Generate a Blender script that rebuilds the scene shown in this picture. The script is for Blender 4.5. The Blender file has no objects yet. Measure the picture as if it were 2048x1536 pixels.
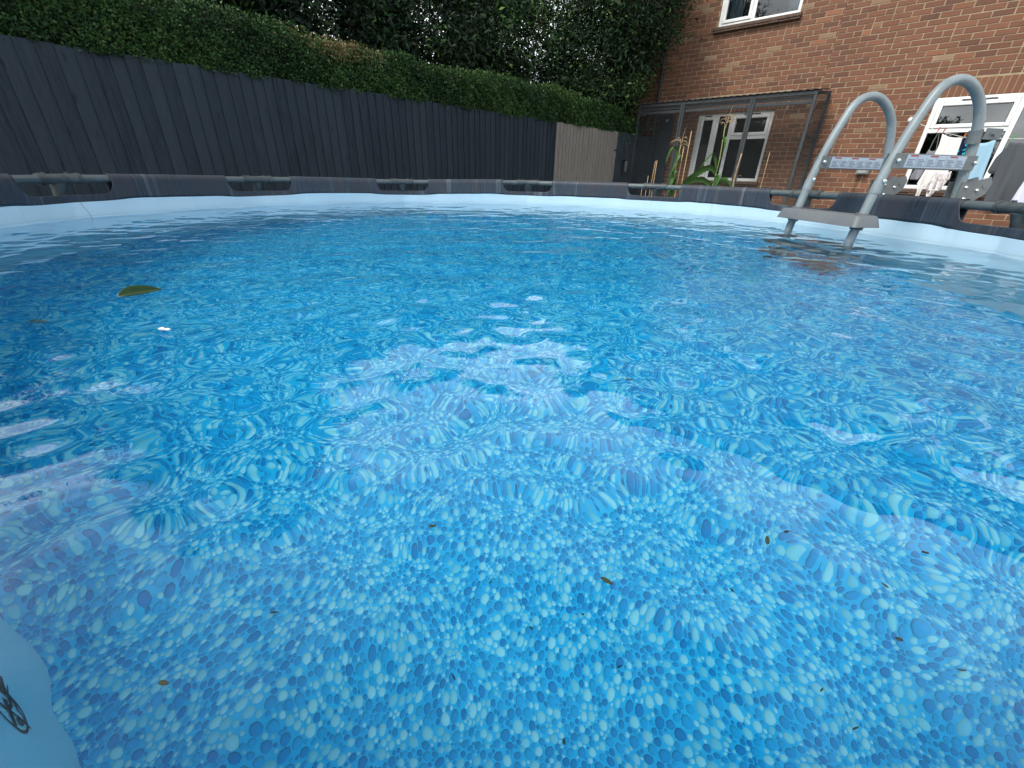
import bpy, math, random
import numpy as np
from mathutils import Matrix, Vector
random.seed(7); RNG = np.random.default_rng(11)
sc = bpy.context.scene
R = math.radians
G = 1.27                                   # camera height above the ground

# ------------------------------------------------------------------ camera
F_PX, PITCH, ROLL = 830.4, R(27.10), R(1.5)
cam = bpy.data.objects.new('camera', bpy.data.cameras.new('camera'))
sc.collection.objects.link(cam); sc.camera = cam
fw = Vector((0, math.cos(PITCH), -math.sin(PITCH))); rt = Vector((1, 0, 0)); up = rt.cross(fw)
r2 = rt*math.cos(ROLL) + up*math.sin(ROLL); u2 = -rt*math.sin(ROLL) + up*math.cos(ROLL)
M = Matrix((r2, u2, -fw)).transposed().to_4x4(); M.translation = (0, 0, G)
cam.matrix_world = M
cam.data.sensor_width = 36; cam.data.sensor_fit = 'HORIZONTAL'
cam.data.lens = F_PX/2048*36; cam.data.clip_start = 0.01; cam.data.clip_end = 600

# ------------------------------------------------------------------ light
SUN_AZ, SUN_EL = 236.0, 50.0               # compass-like: measured from +Y towards +X
sd = Vector((math.sin(R(SUN_AZ))*math.cos(R(SUN_EL)), math.cos(R(SUN_AZ))*math.cos(R(SUN_EL)), math.sin(R(SUN_EL))))
sl = bpy.data.lights.new('sun', 'SUN'); sl.energy = 3.4; sl.angle = R(26); sl.color = (1, .94, .85)
so = bpy.data.objects.new('sun', sl); sc.collection.objects.link(so)
so.rotation_euler = sd.to_track_quat('Z', 'Y').to_euler()

w = bpy.data.worlds.new('World'); sc.world = w; w.use_nodes = True
nt = w.node_tree; nt.nodes.clear(); L = nt.links.new
out = nt.nodes.new('ShaderNodeOutputWorld'); bg = nt.nodes.new('ShaderNodeBackground')
sky = nt.nodes.new('ShaderNodeTexSky'); sky.sky_type = 'NISHITA'; sky.sun_disc = False
sky.sun_elevation = R(SUN_EL); sky.sun_rotation = R(SUN_AZ); sky.air_density = 1.2; sky.dust_density = 1.5
tc = nt.nodes.new('ShaderNodeTexCoord'); mp = nt.nodes.new('ShaderNodeMapping')
mp.inputs['Scale'].default_value = (1, 1, 2.2); mp.inputs['Location'].default_value = (.35, .2, .1)
nz = nt.nodes.new('ShaderNodeTexNoise'); nz.inputs['Scale'].default_value = 2.2; nz.inputs['Detail'].default_value = 7
nz.inputs['Roughness'].default_value = .58; nz.inputs['Distortion'].default_value = .25
rmp = nt.nodes.new('ShaderNodeValToRGB'); rmp.color_ramp.elements[0].position = .33; rmp.color_ramp.elements[1].position = .46
nz2 = nt.nodes.new('ShaderNodeTexNoise'); nz2.inputs['Scale'].default_value = 5; nz2.inputs['Detail'].default_value = 6
rm2 = nt.nodes.new('ShaderNodeValToRGB'); rm2.color_ramp.elements[0].color = (5.0, 5.4, 5.7, 1); rm2.color_ramp.elements[1].color = (12.5, 13.2, 13.4, 1)
rm2.color_ramp.elements[0].position = .35; rm2.color_ramp.elements[1].position = .65
mx = nt.nodes.new('ShaderNodeMix'); mx.data_type = 'RGBA'
L(tc.outputs['Generated'], mp.inputs['Vector']); L(mp.outputs[0], nz.inputs['Vector']); L(mp.outputs[0], nz2.inputs['Vector'])
L(nz.outputs['Fac'], rmp.inputs[0]); L(nz2.outputs['Fac'], rm2.inputs[0])
L(rmp.outputs[0], mx.inputs[0]); tint = nt.nodes.new('ShaderNodeMix'); tint.data_type = 'RGBA'; tint.blend_type = 'MULTIPLY'; tint.inputs[0].default_value = 1; tint.inputs[7].default_value = (.90, .97, 1.0, 1)
L(sky.outputs[0], tint.inputs[6]); L(tint.outputs[2], mx.inputs[6]); sxyz = nt.nodes.new('ShaderNodeSeparateXYZ'); L(tc.outputs['Generated'], sxyz.inputs[0])
mr = nt.nodes.new('ShaderNodeMapRange'); mr.inputs[1].default_value = .45; mr.inputs[2].default_value = .88; mr.inputs[3].default_value = 2.1; mr.inputs[4].default_value = .42; L(sxyz.outputs[2], mr.inputs[0])
vm = nt.nodes.new('ShaderNodeVectorMath'); vm.operation = 'SCALE'; L(rm2.outputs[0], vm.inputs[0]); L(mr.outputs[0], vm.inputs['Scale']); L(vm.outputs[0], mx.inputs[7])
L(mx.outputs[2], bg.inputs[0]); L(bg.outputs[0], out.inputs[0]); bg.inputs[1].default_value = .085

sc.view_settings.view_transform = 'Standard'; sc.view_settings.look = 'None'
sc.view_settings.exposure = 0.33; sc.view_settings.gamma = 1.0
sc.render.engine = 'CYCLES'
sc.cycles.max_bounces = 14; sc.cycles.transmission_bounces = 10; sc.cycles.transparent_max_bounces = 12
sc.cycles.diffuse_bounces = 5; sc.cycles.glossy_bounces = 5; sc.cycles.blur_glossy = 0.3
sc.cycles.sample_clamp_indirect = 0; sc.cycles.use_denoising = True

# ------------------------------------------------------------------ helpers
def link(o, parent=None):
    sc.collection.objects.link(o)
    if parent is not None: o.parent = parent
    return o
def tag(o, label=None, cat=None, group=None, kind=None):
    if label: o['label'] = label
    if cat: o['category'] = cat
    if group: o['group'] = group
    if kind: o['kind'] = kind
    return o
def empty(name, loc=(0, 0, 0), rz=0, label=None, cat=None, group=None):
    o = bpy.data.objects.new(name, None); o.location = loc; o.rotation_euler = (0, 0, rz); o.empty_display_size = .1
    link(o); return tag(o, label, cat, group)
def mesh_np(name, V, Fq, mat, parent=None, smooth=False, attr=None, tri=None):
    """V (n,3), Fq (m,4) quads, tri (k,3) ; attr per-face floats 'tone'"""
    me = bpy.data.meshes.new(name)
    V = np.asarray(V, np.float32); nq = 0 if Fq is None else len(Fq); ntr = 0 if tri is None else len(tri)
    me.vertices.add(len(V)); me.vertices.foreach_set('co', V.ravel())
    loops = []
    if nq: loops.append(np.asarray(Fq, np.int32).ravel())
    if ntr: loops.append(np.asarray(tri, np.int32).ravel())
    lp = np.concatenate(loops); me.loops.add(len(lp)); me.loops.foreach_set('vertex_index', lp)
    me.polygons.add(nq+ntr)
    st = np.concatenate([np.arange(nq)*4, nq*4+np.arange(ntr)*3]).astype(np.int32)
    me.polygons.foreach_set('loop_start', st)
    if smooth: me.polygons.foreach_set('use_smooth', np.ones(nq+ntr, bool))
    me.update(calc_edges=True); me.validate()
    if attr is not None:
        a = me.attributes.new('tone', 'FLOAT', 'FACE'); a.data.foreach_set('value', np.asarray(attr, np.float32))
    o = bpy.data.objects.new(name, me)
    if mat: me.materials.append(mat)
    return link(o, parent)
class MB:
    def __init__(s): s.v = []; s.f = []; s.t = []
    def add(s, vs, fs, tone=.5):
        b = len(s.v); s.v += [tuple(v) for v in vs]
        for f in fs: s.f.append(tuple(i+b for i in f)); s.t.append(tone)
    def box(s, a, b, bev=0.0, tone=.5, M=None):
        x0, y0, z0 = a; x1, y1, z1 = b
        if x0 > x1: x0, x1 = x1, x0
        if y0 > y1: y0, y1 = y1, y0
        if z0 > z1: z0, z1 = z1, z0
        e = min(bev, (x1-x0)*.45, (y1-y0)*.45, (z1-z0)*.45)
        if e <= 0:
            vs = [(x, y, z) for z in (z0, z1) for y in (y0, y1) for x in (x0, x1)]
            fs = [(0, 2, 3, 1), (4, 5, 7, 6), (0, 1, 5, 4), (2, 6, 7, 3), (0, 4, 6, 2), (1, 3, 7, 5)]
        else:
            vs = []; idx = {}
            for ix, (X, sx) in enumerate(((x0, 1), (x1, -1))):
                for iy, (Y, sy) in enumerate(((y0, 1), (y1, -1))):
                    for iz, (Z, sz) in enumerate(((z0, 1), (z1, -1))):
                        for ax in range(3):
                            p = [X+sx*e, Y+sy*e, Z+sz*e]; p[ax] = (X, Y, Z)[ax]
                            idx[ix, iy, iz, ax] = len(vs); vs.append(tuple(p))
            I = lambda x, y, z, a: idx[x, y, z, a]
            fs = [(I(0,0,0,0), I(0,0,1,0), I(0,1,1,0), I(0,1,0,0)), (I(1,0,0,0), I(1,1,0,0), I(1,1,1,0), I(1,0,1,0)),
                  (I(0,0,0,1), I(1,0,0,1), I(1,0,1,1), I(0,0,1,1)), (I(0,1,0,1), I(0,1,1,1), I(1,1,1,1), I(1,1,0,1)),
                  (I(0,0,0,2), I(0,1,0,2), I(1,1,0,2), I(1,0,0,2)), (I(0,0,1,2), I(1,0,1,2), I(1,1,1,2), I(0,1,1,2))]
            for iy in (0, 1):
                for iz in (0, 1): fs.append((I(0,iy,iz,1), I(1,iy,iz,1), I(1,iy,iz,2), I(0,iy,iz,2)))
            for ix in (0, 1):
                for iz in (0, 1): fs.append((I(ix,0,iz,0), I(ix,1,iz,0), I(ix,1,iz,2), I(ix,0,iz,2)))
            for ix in (0, 1):
                for iy in (0, 1): fs.append((I(ix,iy,0,0), I(ix,iy,1,0), I(ix,iy,1,1), I(ix,iy,0,1)))
            for ix in (0, 1):
                for iy in (0, 1):
                    for iz in (0, 1): fs.append((I(ix,iy,iz,0), I(ix,iy,iz,1), I(ix,iy,iz,2)))
        if M is not None: vs = [tuple(M @ Vector(v)) for v in vs]
        s.add(vs, fs, tone)
    def tube(s, pts, rad, n=14, cap=True, tone=.5, flat=None):
        pts = [Vector(p) for p in pts]
        rads = rad if isinstance(rad, (list, tuple)) else [rad]*len(pts)
        tg = []
        for i in range(len(pts)):
            a = pts[max(i-1, 0)]; b = pts[min(i+1, len(pts)-1)]; tg.append((b-a).normalized())
        ref = Vector((0, 0, 1)) if abs(tg[0].z) < .9 else Vector((1, 0, 0))
        nrm = tg[0].cross(ref).normalized(); vs = []
        for i, p in enumerate(pts):
            nrm = (nrm - tg[i]*nrm.dot(tg[i])).normalized(); bn = tg[i].cross(nrm)
            for k in range(n):
                a = 2*math.pi*k/n
                vs.append(tuple(p + (nrm*math.cos(a) + bn*math.sin(a)*(flat or 1))*rads[i]))
        fs = [(i*n+k, i*n+(k+1) % n, (i+1)*n+(k+1) % n, (i+1)*n+k) for i in range(len(pts)-1) for k in range(n)]
        if cap: fs += [tuple(range(n-1, -1, -1)), tuple((len(pts)-1)*n+k for k in range(n))]
        s.add(vs, fs, tone)
    def lathe(s, prof, n=24, at=(0, 0, 0), M=None):
        vs = [(r*math.cos(2*math.pi*k/n), r*math.sin(2*math.pi*k/n), z) for r, z in prof for k in range(n)]
        fs = [(i*n+k, i*n+(k+1) % n, (i+1)*n+(k+1) % n, (i+1)*n+k) for i in range(len(prof)-1) for k in range(n)]
        fs += [tuple(range(n-1, -1, -1)), tuple((len(prof)-1)*n+k for k in range(n))]
        if M is not None: vs = [tuple(M @ Vector(v)) for v in vs]
        s.add([(x+at[0], y+at[1], z+at[2]) for x, y, z in vs], fs)
    def build(s, name, mat, parent=None, smooth=False, auto=None):
        me = bpy.data.meshes.new(name); me.from_pydata(s.v, [], s.f)
        a = me.attributes.new('tone', 'FLOAT', 'FACE'); a.data.foreach_set('value', s.t)
        if smooth: me.polygons.foreach_set('use_smooth', [True]*len(me.polygons))
        if auto is not None:
            me.polygons.foreach_set('use_smooth', [True]*len(me.polygons))
            me.set_sharp_from_angle(angle=R(auto))
        me.materials.append(mat)
        return link(bpy.data.objects.new(name, me), parent)

# ------------------------------------------------------------------ materials
def mat(name, col=(.5, .5, .5), rough=.6, metal=0, spec=.5, **kw):
    m = bpy.data.materials.new(name); m.use_nodes = True
    b = m.node_tree.nodes['Principled BSDF']
    b.inputs['Base Color'].default_value = (*col, 1); b.inputs['Roughness'].default_value = rough
    b.inputs['Metallic'].default_value = metal; b.inputs['Specular IOR Level'].default_value = spec
    return m
class NT:
    def __init__(s, m): s.m = m; s.t = m.node_tree; s.b = s.t.nodes.get('Principled BSDF')
    def n(s, typ, **kw):
        nd = s.t.nodes.new(typ)
        for k, v in kw.items():
            if k in ('data_type', 'blend_type', 'operation', 'feature', 'distance', 'wave_type', 'bands_direction', 'noise_dimensions', 'voronoi_dimensions', 'attribute_name', 'interpolation_type', 'clamp'): setattr(nd, k, v)
            else: nd.inputs[k.replace('_', ' ')].default_value = v
        return nd
    def l(s, a, b): s.t.links.new(a, b)
    def coord(s, which='Object', scale=(1, 1, 1), loc=(0, 0, 0)):
        t = s.n('ShaderNodeTexCoord'); m = s.n('ShaderNodeMapping'); m.inputs['Scale'].default_value = scale; m.inputs['Location'].default_value = loc
        s.l(t.outputs[which], m.inputs[0]); return m.outputs[0]
    def noise(s, vec, sc, det=3, rough=.5, dist=0):
        n = s.n('ShaderNodeTexNoise', Scale=sc, Detail=det, Roughness=rough, Distortion=dist)
        if vec is not None: s.l(vec, n.inputs['Vector'])
        return n.outputs['Fac']
    def ramp(s, fac, stops, interp='LINEAR'):
        r = s.n('ShaderNodeValToRGB'); cr = r.color_ramp; cr.interpolation = interp
        while len(cr.elements) < len(stops): cr.elements.new(.5)
        for e, (p, c) in zip(cr.elements, stops): e.position = p; e.color = (*c, 1) if len(c) == 3 else c
        if fac is not None: s.l(fac, r.inputs[0])
        return r.outputs[0]
    def mix(s, fac, a, b, typ='MIX'):
        m = s.n('ShaderNodeMix', data_type='RGBA', blend_type=typ)
        for sk, v in ((m.inputs[0], fac), (m.inputs[6], a), (m.inputs[7], b)):
            if hasattr(v, 'node'): s.l(v, sk)
            elif isinstance(v, (int, float)): sk.default_value = v
            else: sk.default_value = (*v, 1)
        return m.outputs[2]
    def math(s, op, a, b=0):
        m = s.n('ShaderNodeMath', operation=op)
        for sk, v in ((m.inputs[0], a), (m.inputs[1], b)):
            if hasattr(v, 'node'): s.l(v, sk)
            else: sk.default_value = v
        return m.outputs[0]
    def attr(s, name='tone'): return s.n('ShaderNodeAttribute', attribute_name=name).outputs['Fac']
    def bump(s, h, strength=.3, dist=.01):
        b = s.n('ShaderNodeBump', Strength=strength, Distance=dist); s.l(h, b.inputs['Height']); s.l(b.outputs[0], s.b.inputs['Normal'])
    def col(s, c): s.l(c, s.b.inputs['Base Color'])
def grimy(name, c0, c1, scale=8, rough=.55, metal=0, bump=0, bs=60, stretch=(1, 1, 1), spec=.5):
    m = mat(name, c0, rough, metal, spec); t = NT(m); v = t.coord('Object', stretch)
    n = t.noise(v, scale, 5, .6); t.col(t.ramp(n, [(.35, c0), (.68, c1)]))
    if bump: t.bump(t.noise(v, bs, 4, .6), bump, .004)
    return m
# -- brick
mBrick = mat('brick', rough=.85, spec=.25); t = NT(mBrick); v = t.coord()
c = t.ramp(t.attr(), [(0, (.070, .033, .024)), (.14, (.105, .045, .030)), (.35, (.145, .060, .036)), (.62, (.165, .068, .040)), (.78, (.20, .085, .046)), (.88, (.32, .130, .068)), (.92, (.22, .145, .090)), (.97, (.28, .21, .13)), (1, (.34, .27, .18))])
n1 = t.noise(v, 26, 6, .65); c = t.mix(t.math('MULTIPLY', n1, .75), c, (.10, .06, .05))
n2 = t.noise(v, 2.2, 3, .6); c = t.mix(t.math('MULTIPLY', n2, .3), c, (.30, .14, .085))
t.col(c); t.bump(t.noise(v, 180, 5, .7), .5, .004)
mMortar = mat('mortar', rough=.95, spec=.1); t = NT(mMortar); v = t.coord(); t.col(t.ramp(t.noise(v, 9, 6, .7), [(.3, (.22, .165, .11)), (.7, (.37, .29, .20))])); t.bump(t.noise(v, 220, 4, .7), .6, .003)
mUPVC = grimy('upvc', (.80, .82, .83), (.66, .68, .69), 5, .28)
mSill = grimy('tile_sill', (.055, .035, .028), (.11, .07, .05), 30, .8, bump=.5)
mRoof = grimy('roof_tile', (.16, .075, .05), (.09, .055, .045), 6, .85, bump=.5)
mGutter = mat('black_plastic', (.02, .02, .022), .4)
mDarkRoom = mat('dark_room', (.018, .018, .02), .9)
mCurtain = grimy('curtain', (.45, .58, .66), (.34, .46, .54), 3, .85)
mRubber = mat('seal', (.03, .03, .03), .6)
def glass_mat():
    m = bpy.data.materials.new('window_glass'); m.use_nodes = True; n = m.node_tree; n.nodes.clear()
    o = n.nodes.new('ShaderNodeOutputMaterial'); mixn = n.nodes.new('ShaderNodeMixShader'); fr = n.nodes.new('ShaderNodeFresnel'); fr.inputs[0].default_value = 2.5
    tr = n.nodes.new('ShaderNodeBsdfTransparent'); tr.inputs[0].default_value = (.78, .82, .84, 1)
    g = n.nodes.new('ShaderNodeBsdfGlossy'); g.inputs['Roughness'].default_value = .015
    n.links.new(fr.outputs[0], mixn.inputs[0]); n.links.new(tr.outputs[0], mixn.inputs[1]); n.links.new(g.outputs[0], mixn.inputs[2]); n.links.new(mixn.outputs[0], o.inputs[0]); return m
mGlass = glass_mat()
# -- timber
def timber(name, cols, knots=(.02, .02, .022), rough=.75):
    m = mat(name, rough=rough, spec=.3); t = NT(m); v = t.coord('Object', (1, 1, .09))
    n = t.noise(v, 55, 5, .6, .6); base = t.ramp(n, [(.28, cols[0]), (.72, cols[1])])
    base = t.mix(t.math('MULTIPLY', t.attr(), .5), base, cols[2])
    v2 = t.coord('Object', (9, 9, 3.2)); vo = t.n('ShaderNodeTexVoronoi', Scale=1.0); t.l(v2, vo.inputs['Vector'])
    k = t.ramp(vo.outputs['Distance'], [(.07, (1, 1, 1)), (.14, (0, 0, 0))])
    base = t.mix(t.math('MULTIPLY', k, .75), base, knots)
    v3 = t.coord('Object', (1, 1, .5)); st = t.noise(v3, 1.3, 4, .6); base = t.mix(t.math('MULTIPLY', st, .55), base, cols[3])
    t.col(base); t.bump(n, .55, .006); return m
mFence = timber('painted_fence', [(.004, .010, .018), (.024, .040, .057), (.036, .054, .071), (.008, .014, .026)], (.008, .01, .014))
mBare = timber('bare_fence', [(.13, .122, .115), (.29, .272, .25), (.22, .205, .19), (.14, .135, .13)], (.05, .04, .033), .9)
mDarkBoard = grimy('dark_board', (.016, .026, .040), (.028, .040, .056), 4, .7)
# -- foliage
def leafmat(name, stops, rough=.55, spec=.22):
    m = mat(name, rough=rough, spec=spec); t = NT(m); t.col(t.ramp(t.attr(), stops)); return m
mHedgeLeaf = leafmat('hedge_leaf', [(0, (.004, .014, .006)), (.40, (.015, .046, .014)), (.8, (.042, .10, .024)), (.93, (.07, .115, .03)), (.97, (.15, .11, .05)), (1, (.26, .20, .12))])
mTreeLeaf = leafmat('laurel_leaf', [(0, (.003, .010, .006)), (.45, (.010, .028, .013)), (.75, (.025, .065, .02)), (.9, (.055, .12, .03)), (1, (.13, .21, .05))])
mTreeLeaf2 = leafmat('conifer_leaf', [(0, (.003, .010, .006)), (.4, (.011, .031, .013)), (.7, (.030, .075, .022)), (.88, (.075, .14, .035)), (1, (.17, .24, .06))])
mBark = grimy('bark', (.045, .035, .028), (.09, .07, .055), 14, .9, bump=.6, stretch=(1, 1, .2))
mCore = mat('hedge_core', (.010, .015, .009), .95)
mCorn = mat('corn_leaf', rough=.5, spec=.35); t = NT(mCorn); t.col(t.ramp(t.noise(t.coord('Object', (1, 1, 1)), 9, 4, .6), [(.3, (.025, .075, .02)), (.6, (.055, .13, .03)), (.75, (.16, .22, .07))])); mCorn.node_tree.nodes['Principled BSDF'].inputs['Subsurface Weight'].default_value = 0
mStalk = grimy('corn_stalk', (.20, .25, .07), (.30, .27, .13), 12, .6)
mStraw = grimy('straw', (.38, .29, .18), (.24, .17, .10), 20, .75)
mCane = grimy('bamboo', (.48, .34, .18), (.34, .22, .11), 25, .55)
# -- pool
ZWL = G-.28
mPale = mat('liner_wall', rough=.38, spec=.4); t = NT(mPale); v = t.coord()
c = t.ramp(t.noise(v, 3, 5, .6), [(.3, (.43, .60, .72)), (.7, (.49, .66, .77))])
sz = t.n('ShaderNodeSeparateXYZ'); t.l(v, sz.inputs[0]); dz_ = t.math('ADD', sz.outputs[2], t.math('MULTIPLY', t.noise(v, 7, 4), .016))
sl2 = t.ramp(t.math('MULTIPLY', t.math('SUBTRACT', dz_, ZWL), 20.0), [(.22, (0, 0, 0)), (.36, (1, 1, 1)), (.46, (.25, .25, .25)), (.85, (0, 0, 0))])
c = t.mix(t.math('MULTIPLY', sl2, .42), c, (.24, .36, .42))
c = t.mix(t.ramp(t.noise(t.coord('Object', (26, 26, 1.6)), 1, 4, .6), [(.60, (0, 0, 0)), (.78, (.35, .35, .35))]), c, (.30, .45, .58)); t.col(c); t.bump(t.noise(v, 130, 3, .6), .12, .002)
mTube = grimy('grey_tube', (.055, .075, .085), (.085, .105, .115), 9, .42, metal=.0)
mTee = grimy('tee_plastic', (.026, .038, .045), (.062, .076, .082), 22, .5)
# ladder
mLadder = grimy('ladder_tube', (.175, .215, .235), (.225, .265, .285), 14, .42, metal=.05)
mStep = grimy('ladder_step', (.105, .12, .135), (.13, .145, .16), 10, .5, bump=.15, bs=400)
mBracket = grimy('ladder_bracket', (.095, .11, .12), (.13, .15, .16), 10, .45)
mBolt = mat('bolt', (.72, .72, .70), .25, .85)
mLabelW = mat('label_white', (.33, .40, .49), .4); mLabelR = mat('label_red', (.30, .03, .03), .5); mLabelG = mat('label_grey', (.16, .20, .27), .5)
mBlack = mat('print_black', (.012, .012, .016), .5)
mWire = mat('wire_green', (.045, .056, .060), .6, .1)
mCageF = grimy('cage_timber', (.026, .034, .042), (.048, .058, .066), 14, .65, stretch=(1, 1, .3))

# ------------------------------------------------------------------ frames of reference
AH, AF = R(-43.02), R(47.1)
nH = Vector((-math.sin(AH), math.cos(AH), 0)); nF = Vector((-math.sin(AF), math.cos(AF), 0))
HOUSE = nH*10.0; FENCE = nF*5.1
def house_pt(a, D, z): p = nH*D + Vector((math.cos(AH), math.sin(AH), 0))*a; return Vector((p.x, p.y, z+G))

# ------------------------------------------------------------------ ground
me = MB(); me.add([(-300, -300, 0), (300, -300, 0), (300, 300, 0), (-300, 300, 0)], [(0, 1, 2, 3)])
mGround = grimy('paving', (.16, .15, .135), (.24, .225, .20), 3, .9, bump=.4)
tag(me.build('ground', mGround), kind='structure')

# ------------------------------------------------------------------ pool shell
PC = Vector((-.10, 2.165)); RJ = 2.29; PH = R(-5.1); NJ = 12
ZT = G-.092; ZW = G-.28; RT = .020
sag = {0: .0, 1: 0.0, 2: .002, 3: -.002, 4: -.018, 5: -.008, 6: .003}
def rp(th):                                # rail radius; flattened towards straight tubes between the joints
    a = ((th-PH) % R(30)) - R(15); poly = math.cos(R(15))/math.cos(a)
    return RJ*(.55+.45*poly)
def rz(th):
    k = ((th-PH)/R(30)) % 12; i = int(k) % 12; fr = k-int(k); s0 = sag.get(i, 0); s1 = sag.get((i+1) % 12, 0)
    fr = fr*fr*(3-2*fr); return s0*(1-fr)+s1*fr
def pp(th, r, z): return (PC.x+r*math.cos(th), PC.y+r*math.sin(th), z)
pool = empty('swimming_pool', (PC.x, PC.y, 0), 0, 'round above-ground frame pool with pale blue liner, pebble print floor and dark wood print rim', 'swimming pool')
def topool(o): o.matrix_parent_inverse = Matrix.Translation((-PC.x, -PC.y, 0)); return o
NTH = 1440; TH = [2*math.pi*i/NTH for i in range(NTH)]
ZF = .03
def rf_(th):                               # foot of the wall, pushed in a little near the camera's left
    d = (th-R(241)+math.pi) % (2*math.pi)-math.pi
    return 2.15-.28*math.exp(-(d/R(20))**2)+.008*math.sin(th*5)
rim_z = G-.195
def tj(th):                                # signed distance to the nearest joint in units of the cut-out half width
    a = ((th-PH+R(15)) % R(30)) - R(15); return a*RJ/.240
def band_low(th): return rim_z - .010*math.exp(-(tj(th)/1.15)**6) + rz(th)*.5 + .003*math.sin(th*9)
# pale wall: from the band down to the floor, bulging, with faint vertical wrinkles
rows = 26; V = []; Fq = []
for j in range(rows+1):
    s = j/rows
    for th in TH:
        r0 = rp(th)-.026; zt = band_low(th); wx, wy = PC.x+r0*math.cos(th), PC.y+r0*math.sin(th)
        rf0 = rf_(th); fx, fy = PC.x+rf0*math.cos(th), PC.y+rf0*math.sin(th)
        zz = zt+(ZF-zt)*s
        k = max(0, (ZW+.0-zz)/(ZW-ZF)); k = k**1.12
        bul = .012*math.sin(math.pi*min(1, s*1.5))*(1-k) + .0016*math.sin(th*67+3*s)*math.exp(-s*3)
        V.append((wx+(fx-wx)*k+bul*math.cos(th), wy+(fy-wy)*k+bul*math.sin(th), zz))
for j in range(rows):
    for i in range(NTH):
        i2 = (i+1) % NTH; Fq.append((j*NTH+i, j*NTH+i2, (j+1)*NTH+i2, (j+1)*NTH+i))
topool(mesh_np('liner_wall', V, Fq, mPale, pool, smooth=True))
WALLV = V
def wall_pt(th, z, inset=0.0):            # point on the liner wall
    r0 = rp(th)-.026; zt = band_low(th); rf0 = rf_(th); k = (max(0, (ZW-z)/(ZW-ZF)))**1.12
    s_ = (zt-z)/(zt-ZF); bul = .012*math.sin(math.pi*min(1, s_*1.5))*(1-k)+.0016*math.sin(th*67+3*s_)*math.exp(-s_*3)
    return Vector(pp(th, r0+(rf0-r0)*k+bul-inset, z))
def refr_wall(x, y):                       # where the line of sight through target pixel x,y meets the wall under water
    d = (fw*F_PX+r2*(x-1024)-u2*(y-768)).normalized(); P_ = Vector((0, 0, G))+d*((ZW-G)/d.z); h = Vector((d.x, d.y))/1.333; v_ = Vector((h.x, h.y, -math.sqrt(1-h.length_squared)))
    for q in range(1, 3000):
        Q = P_+v_*.001*q; th = math.atan2(Q.y-PC.y, Q.x-PC.x) % (2*math.pi); W_ = wall_pt(th, Q.z)
        if math.hypot(Q.x-PC.x, Q.y-PC.y) > math.hypot(W_.x-PC.x, W_.y-PC.y): return th, Q.z
        if Q.z < ZF: return th, ZF+.1
ith, iz = refr_wall(12, 1392); b = MB()
def wl(u, v): return tuple(wall_pt(ith+(u*1.9)/2.1, iz+v*.5, .0015))
def stroke(pts, w_):
    n = len(pts); vs = []
    for i, (x, y) in enumerate(pts):
        x0, y0 = pts[max(i-1, 0)]; x1, y1 = pts[min(i+1, n-1)]; L_ = math.hypot(x1-x0, y1-y0) or 1; nx_, ny_ = -(y1-y0)/L_*w_/2, (x1-x0)/L_*w_/2
        vs += [wl(x+nx_, y+ny_), wl(x-nx_, y-ny_)]
    b.add(vs, [(2*i, 2*i+1, 2*i+3, 2*i+2) for i in range(n-1)])
IR = .034
stroke([(IR*math.cos(2*math.pi*q/32), IR*math.sin(2*math.pi*q/32)) for q in range(33)], .005)
stroke([(-.030+.006*q, .030-.006*q) for q in range(11)], .005)
stroke([(-.022, -.006), (-.006, .004), (.010, .014), (.022, .020)], .008); stroke([(-.006, .004), (-.014, -.014), (-.024, -.020)], .006); stroke([(.016+.006*math.cos(q), -.004+.006*math.sin(q)) for q in [k*.7 for k in range(10)]], .006)
stroke([(-.034+.0062*q, -.024+.003*math.sin(q*1.6)) for q in range(11)], .004)
topool(b.build('no_diving_symbol', mBlack, pool))
b = MB(); vs = []
for q in range(15):
    th = R(173.9-.11*q+.12*math.sin(q)); z = band_low(th)+.02-.018*q; vs += [tuple(wall_pt(th-.0005, min(z, band_low(th)-.001), .0012)), tuple(wall_pt(th+.0005, min(z, band_low(th)-.001), .0012))]
b.add(vs, [(2*i, 2*i+1, 2*i+3, 2*i+2) for i in range(14)]); topool(b.build('weld_seam', mat('seam_grey', (.10, .17, .24), .6), pool))
# floor disc with the pebble print
def floor_z(x, y): return ZF+.003*math.sin(x*5+y*2.3)*math.sin(y*4-x)
mFloor = mat('floor_print_ground', rough=.5, spec=.3); t = NT(mFloor)
t.col(t.ramp(t.noise(t.coord(), 30, 3), [(.3, (.010, .43, .78)), (.7, (.018, .50, .86))]))
mPeb = mat('pebble_print', rough=.5, spec=.3); t = NT(mPeb)
pc_ = t.n('ShaderNodeAttribute', attribute_name='pc').outputs['Color']
t.col(t.mix(t.math('MULTIPLY', t.noise(t.coord(), 500, 2), .22), pc_, (.03, .34, .66)))
nr, na = 60, 360; V = [(PC.x, PC.y, ZF)]; tri = []; Fq = []
for j in range(1, nr+1):
    for i in range(na):
        a = 2*math.pi*i/na; r = (rf_(a)+.05)*j/nr; x, y = PC.x+r*math.cos(a), PC.y+r*math.sin(a)
        V.append((x, y, floor_z(x, y)))
for i in range(na): tri.append((0, 1+i, 1+(i+1) % na))
for j in range(nr-1):
    for i in range(na): a = 1+j*na; Fq.append((a+i, a+na+i, a+na+(i+1) % na, a+(i+1) % na))
pfloor = topool(mesh_np('pebble_floor', V, Fq, mFloor, pool, smooth=True, tri=tri))
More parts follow.
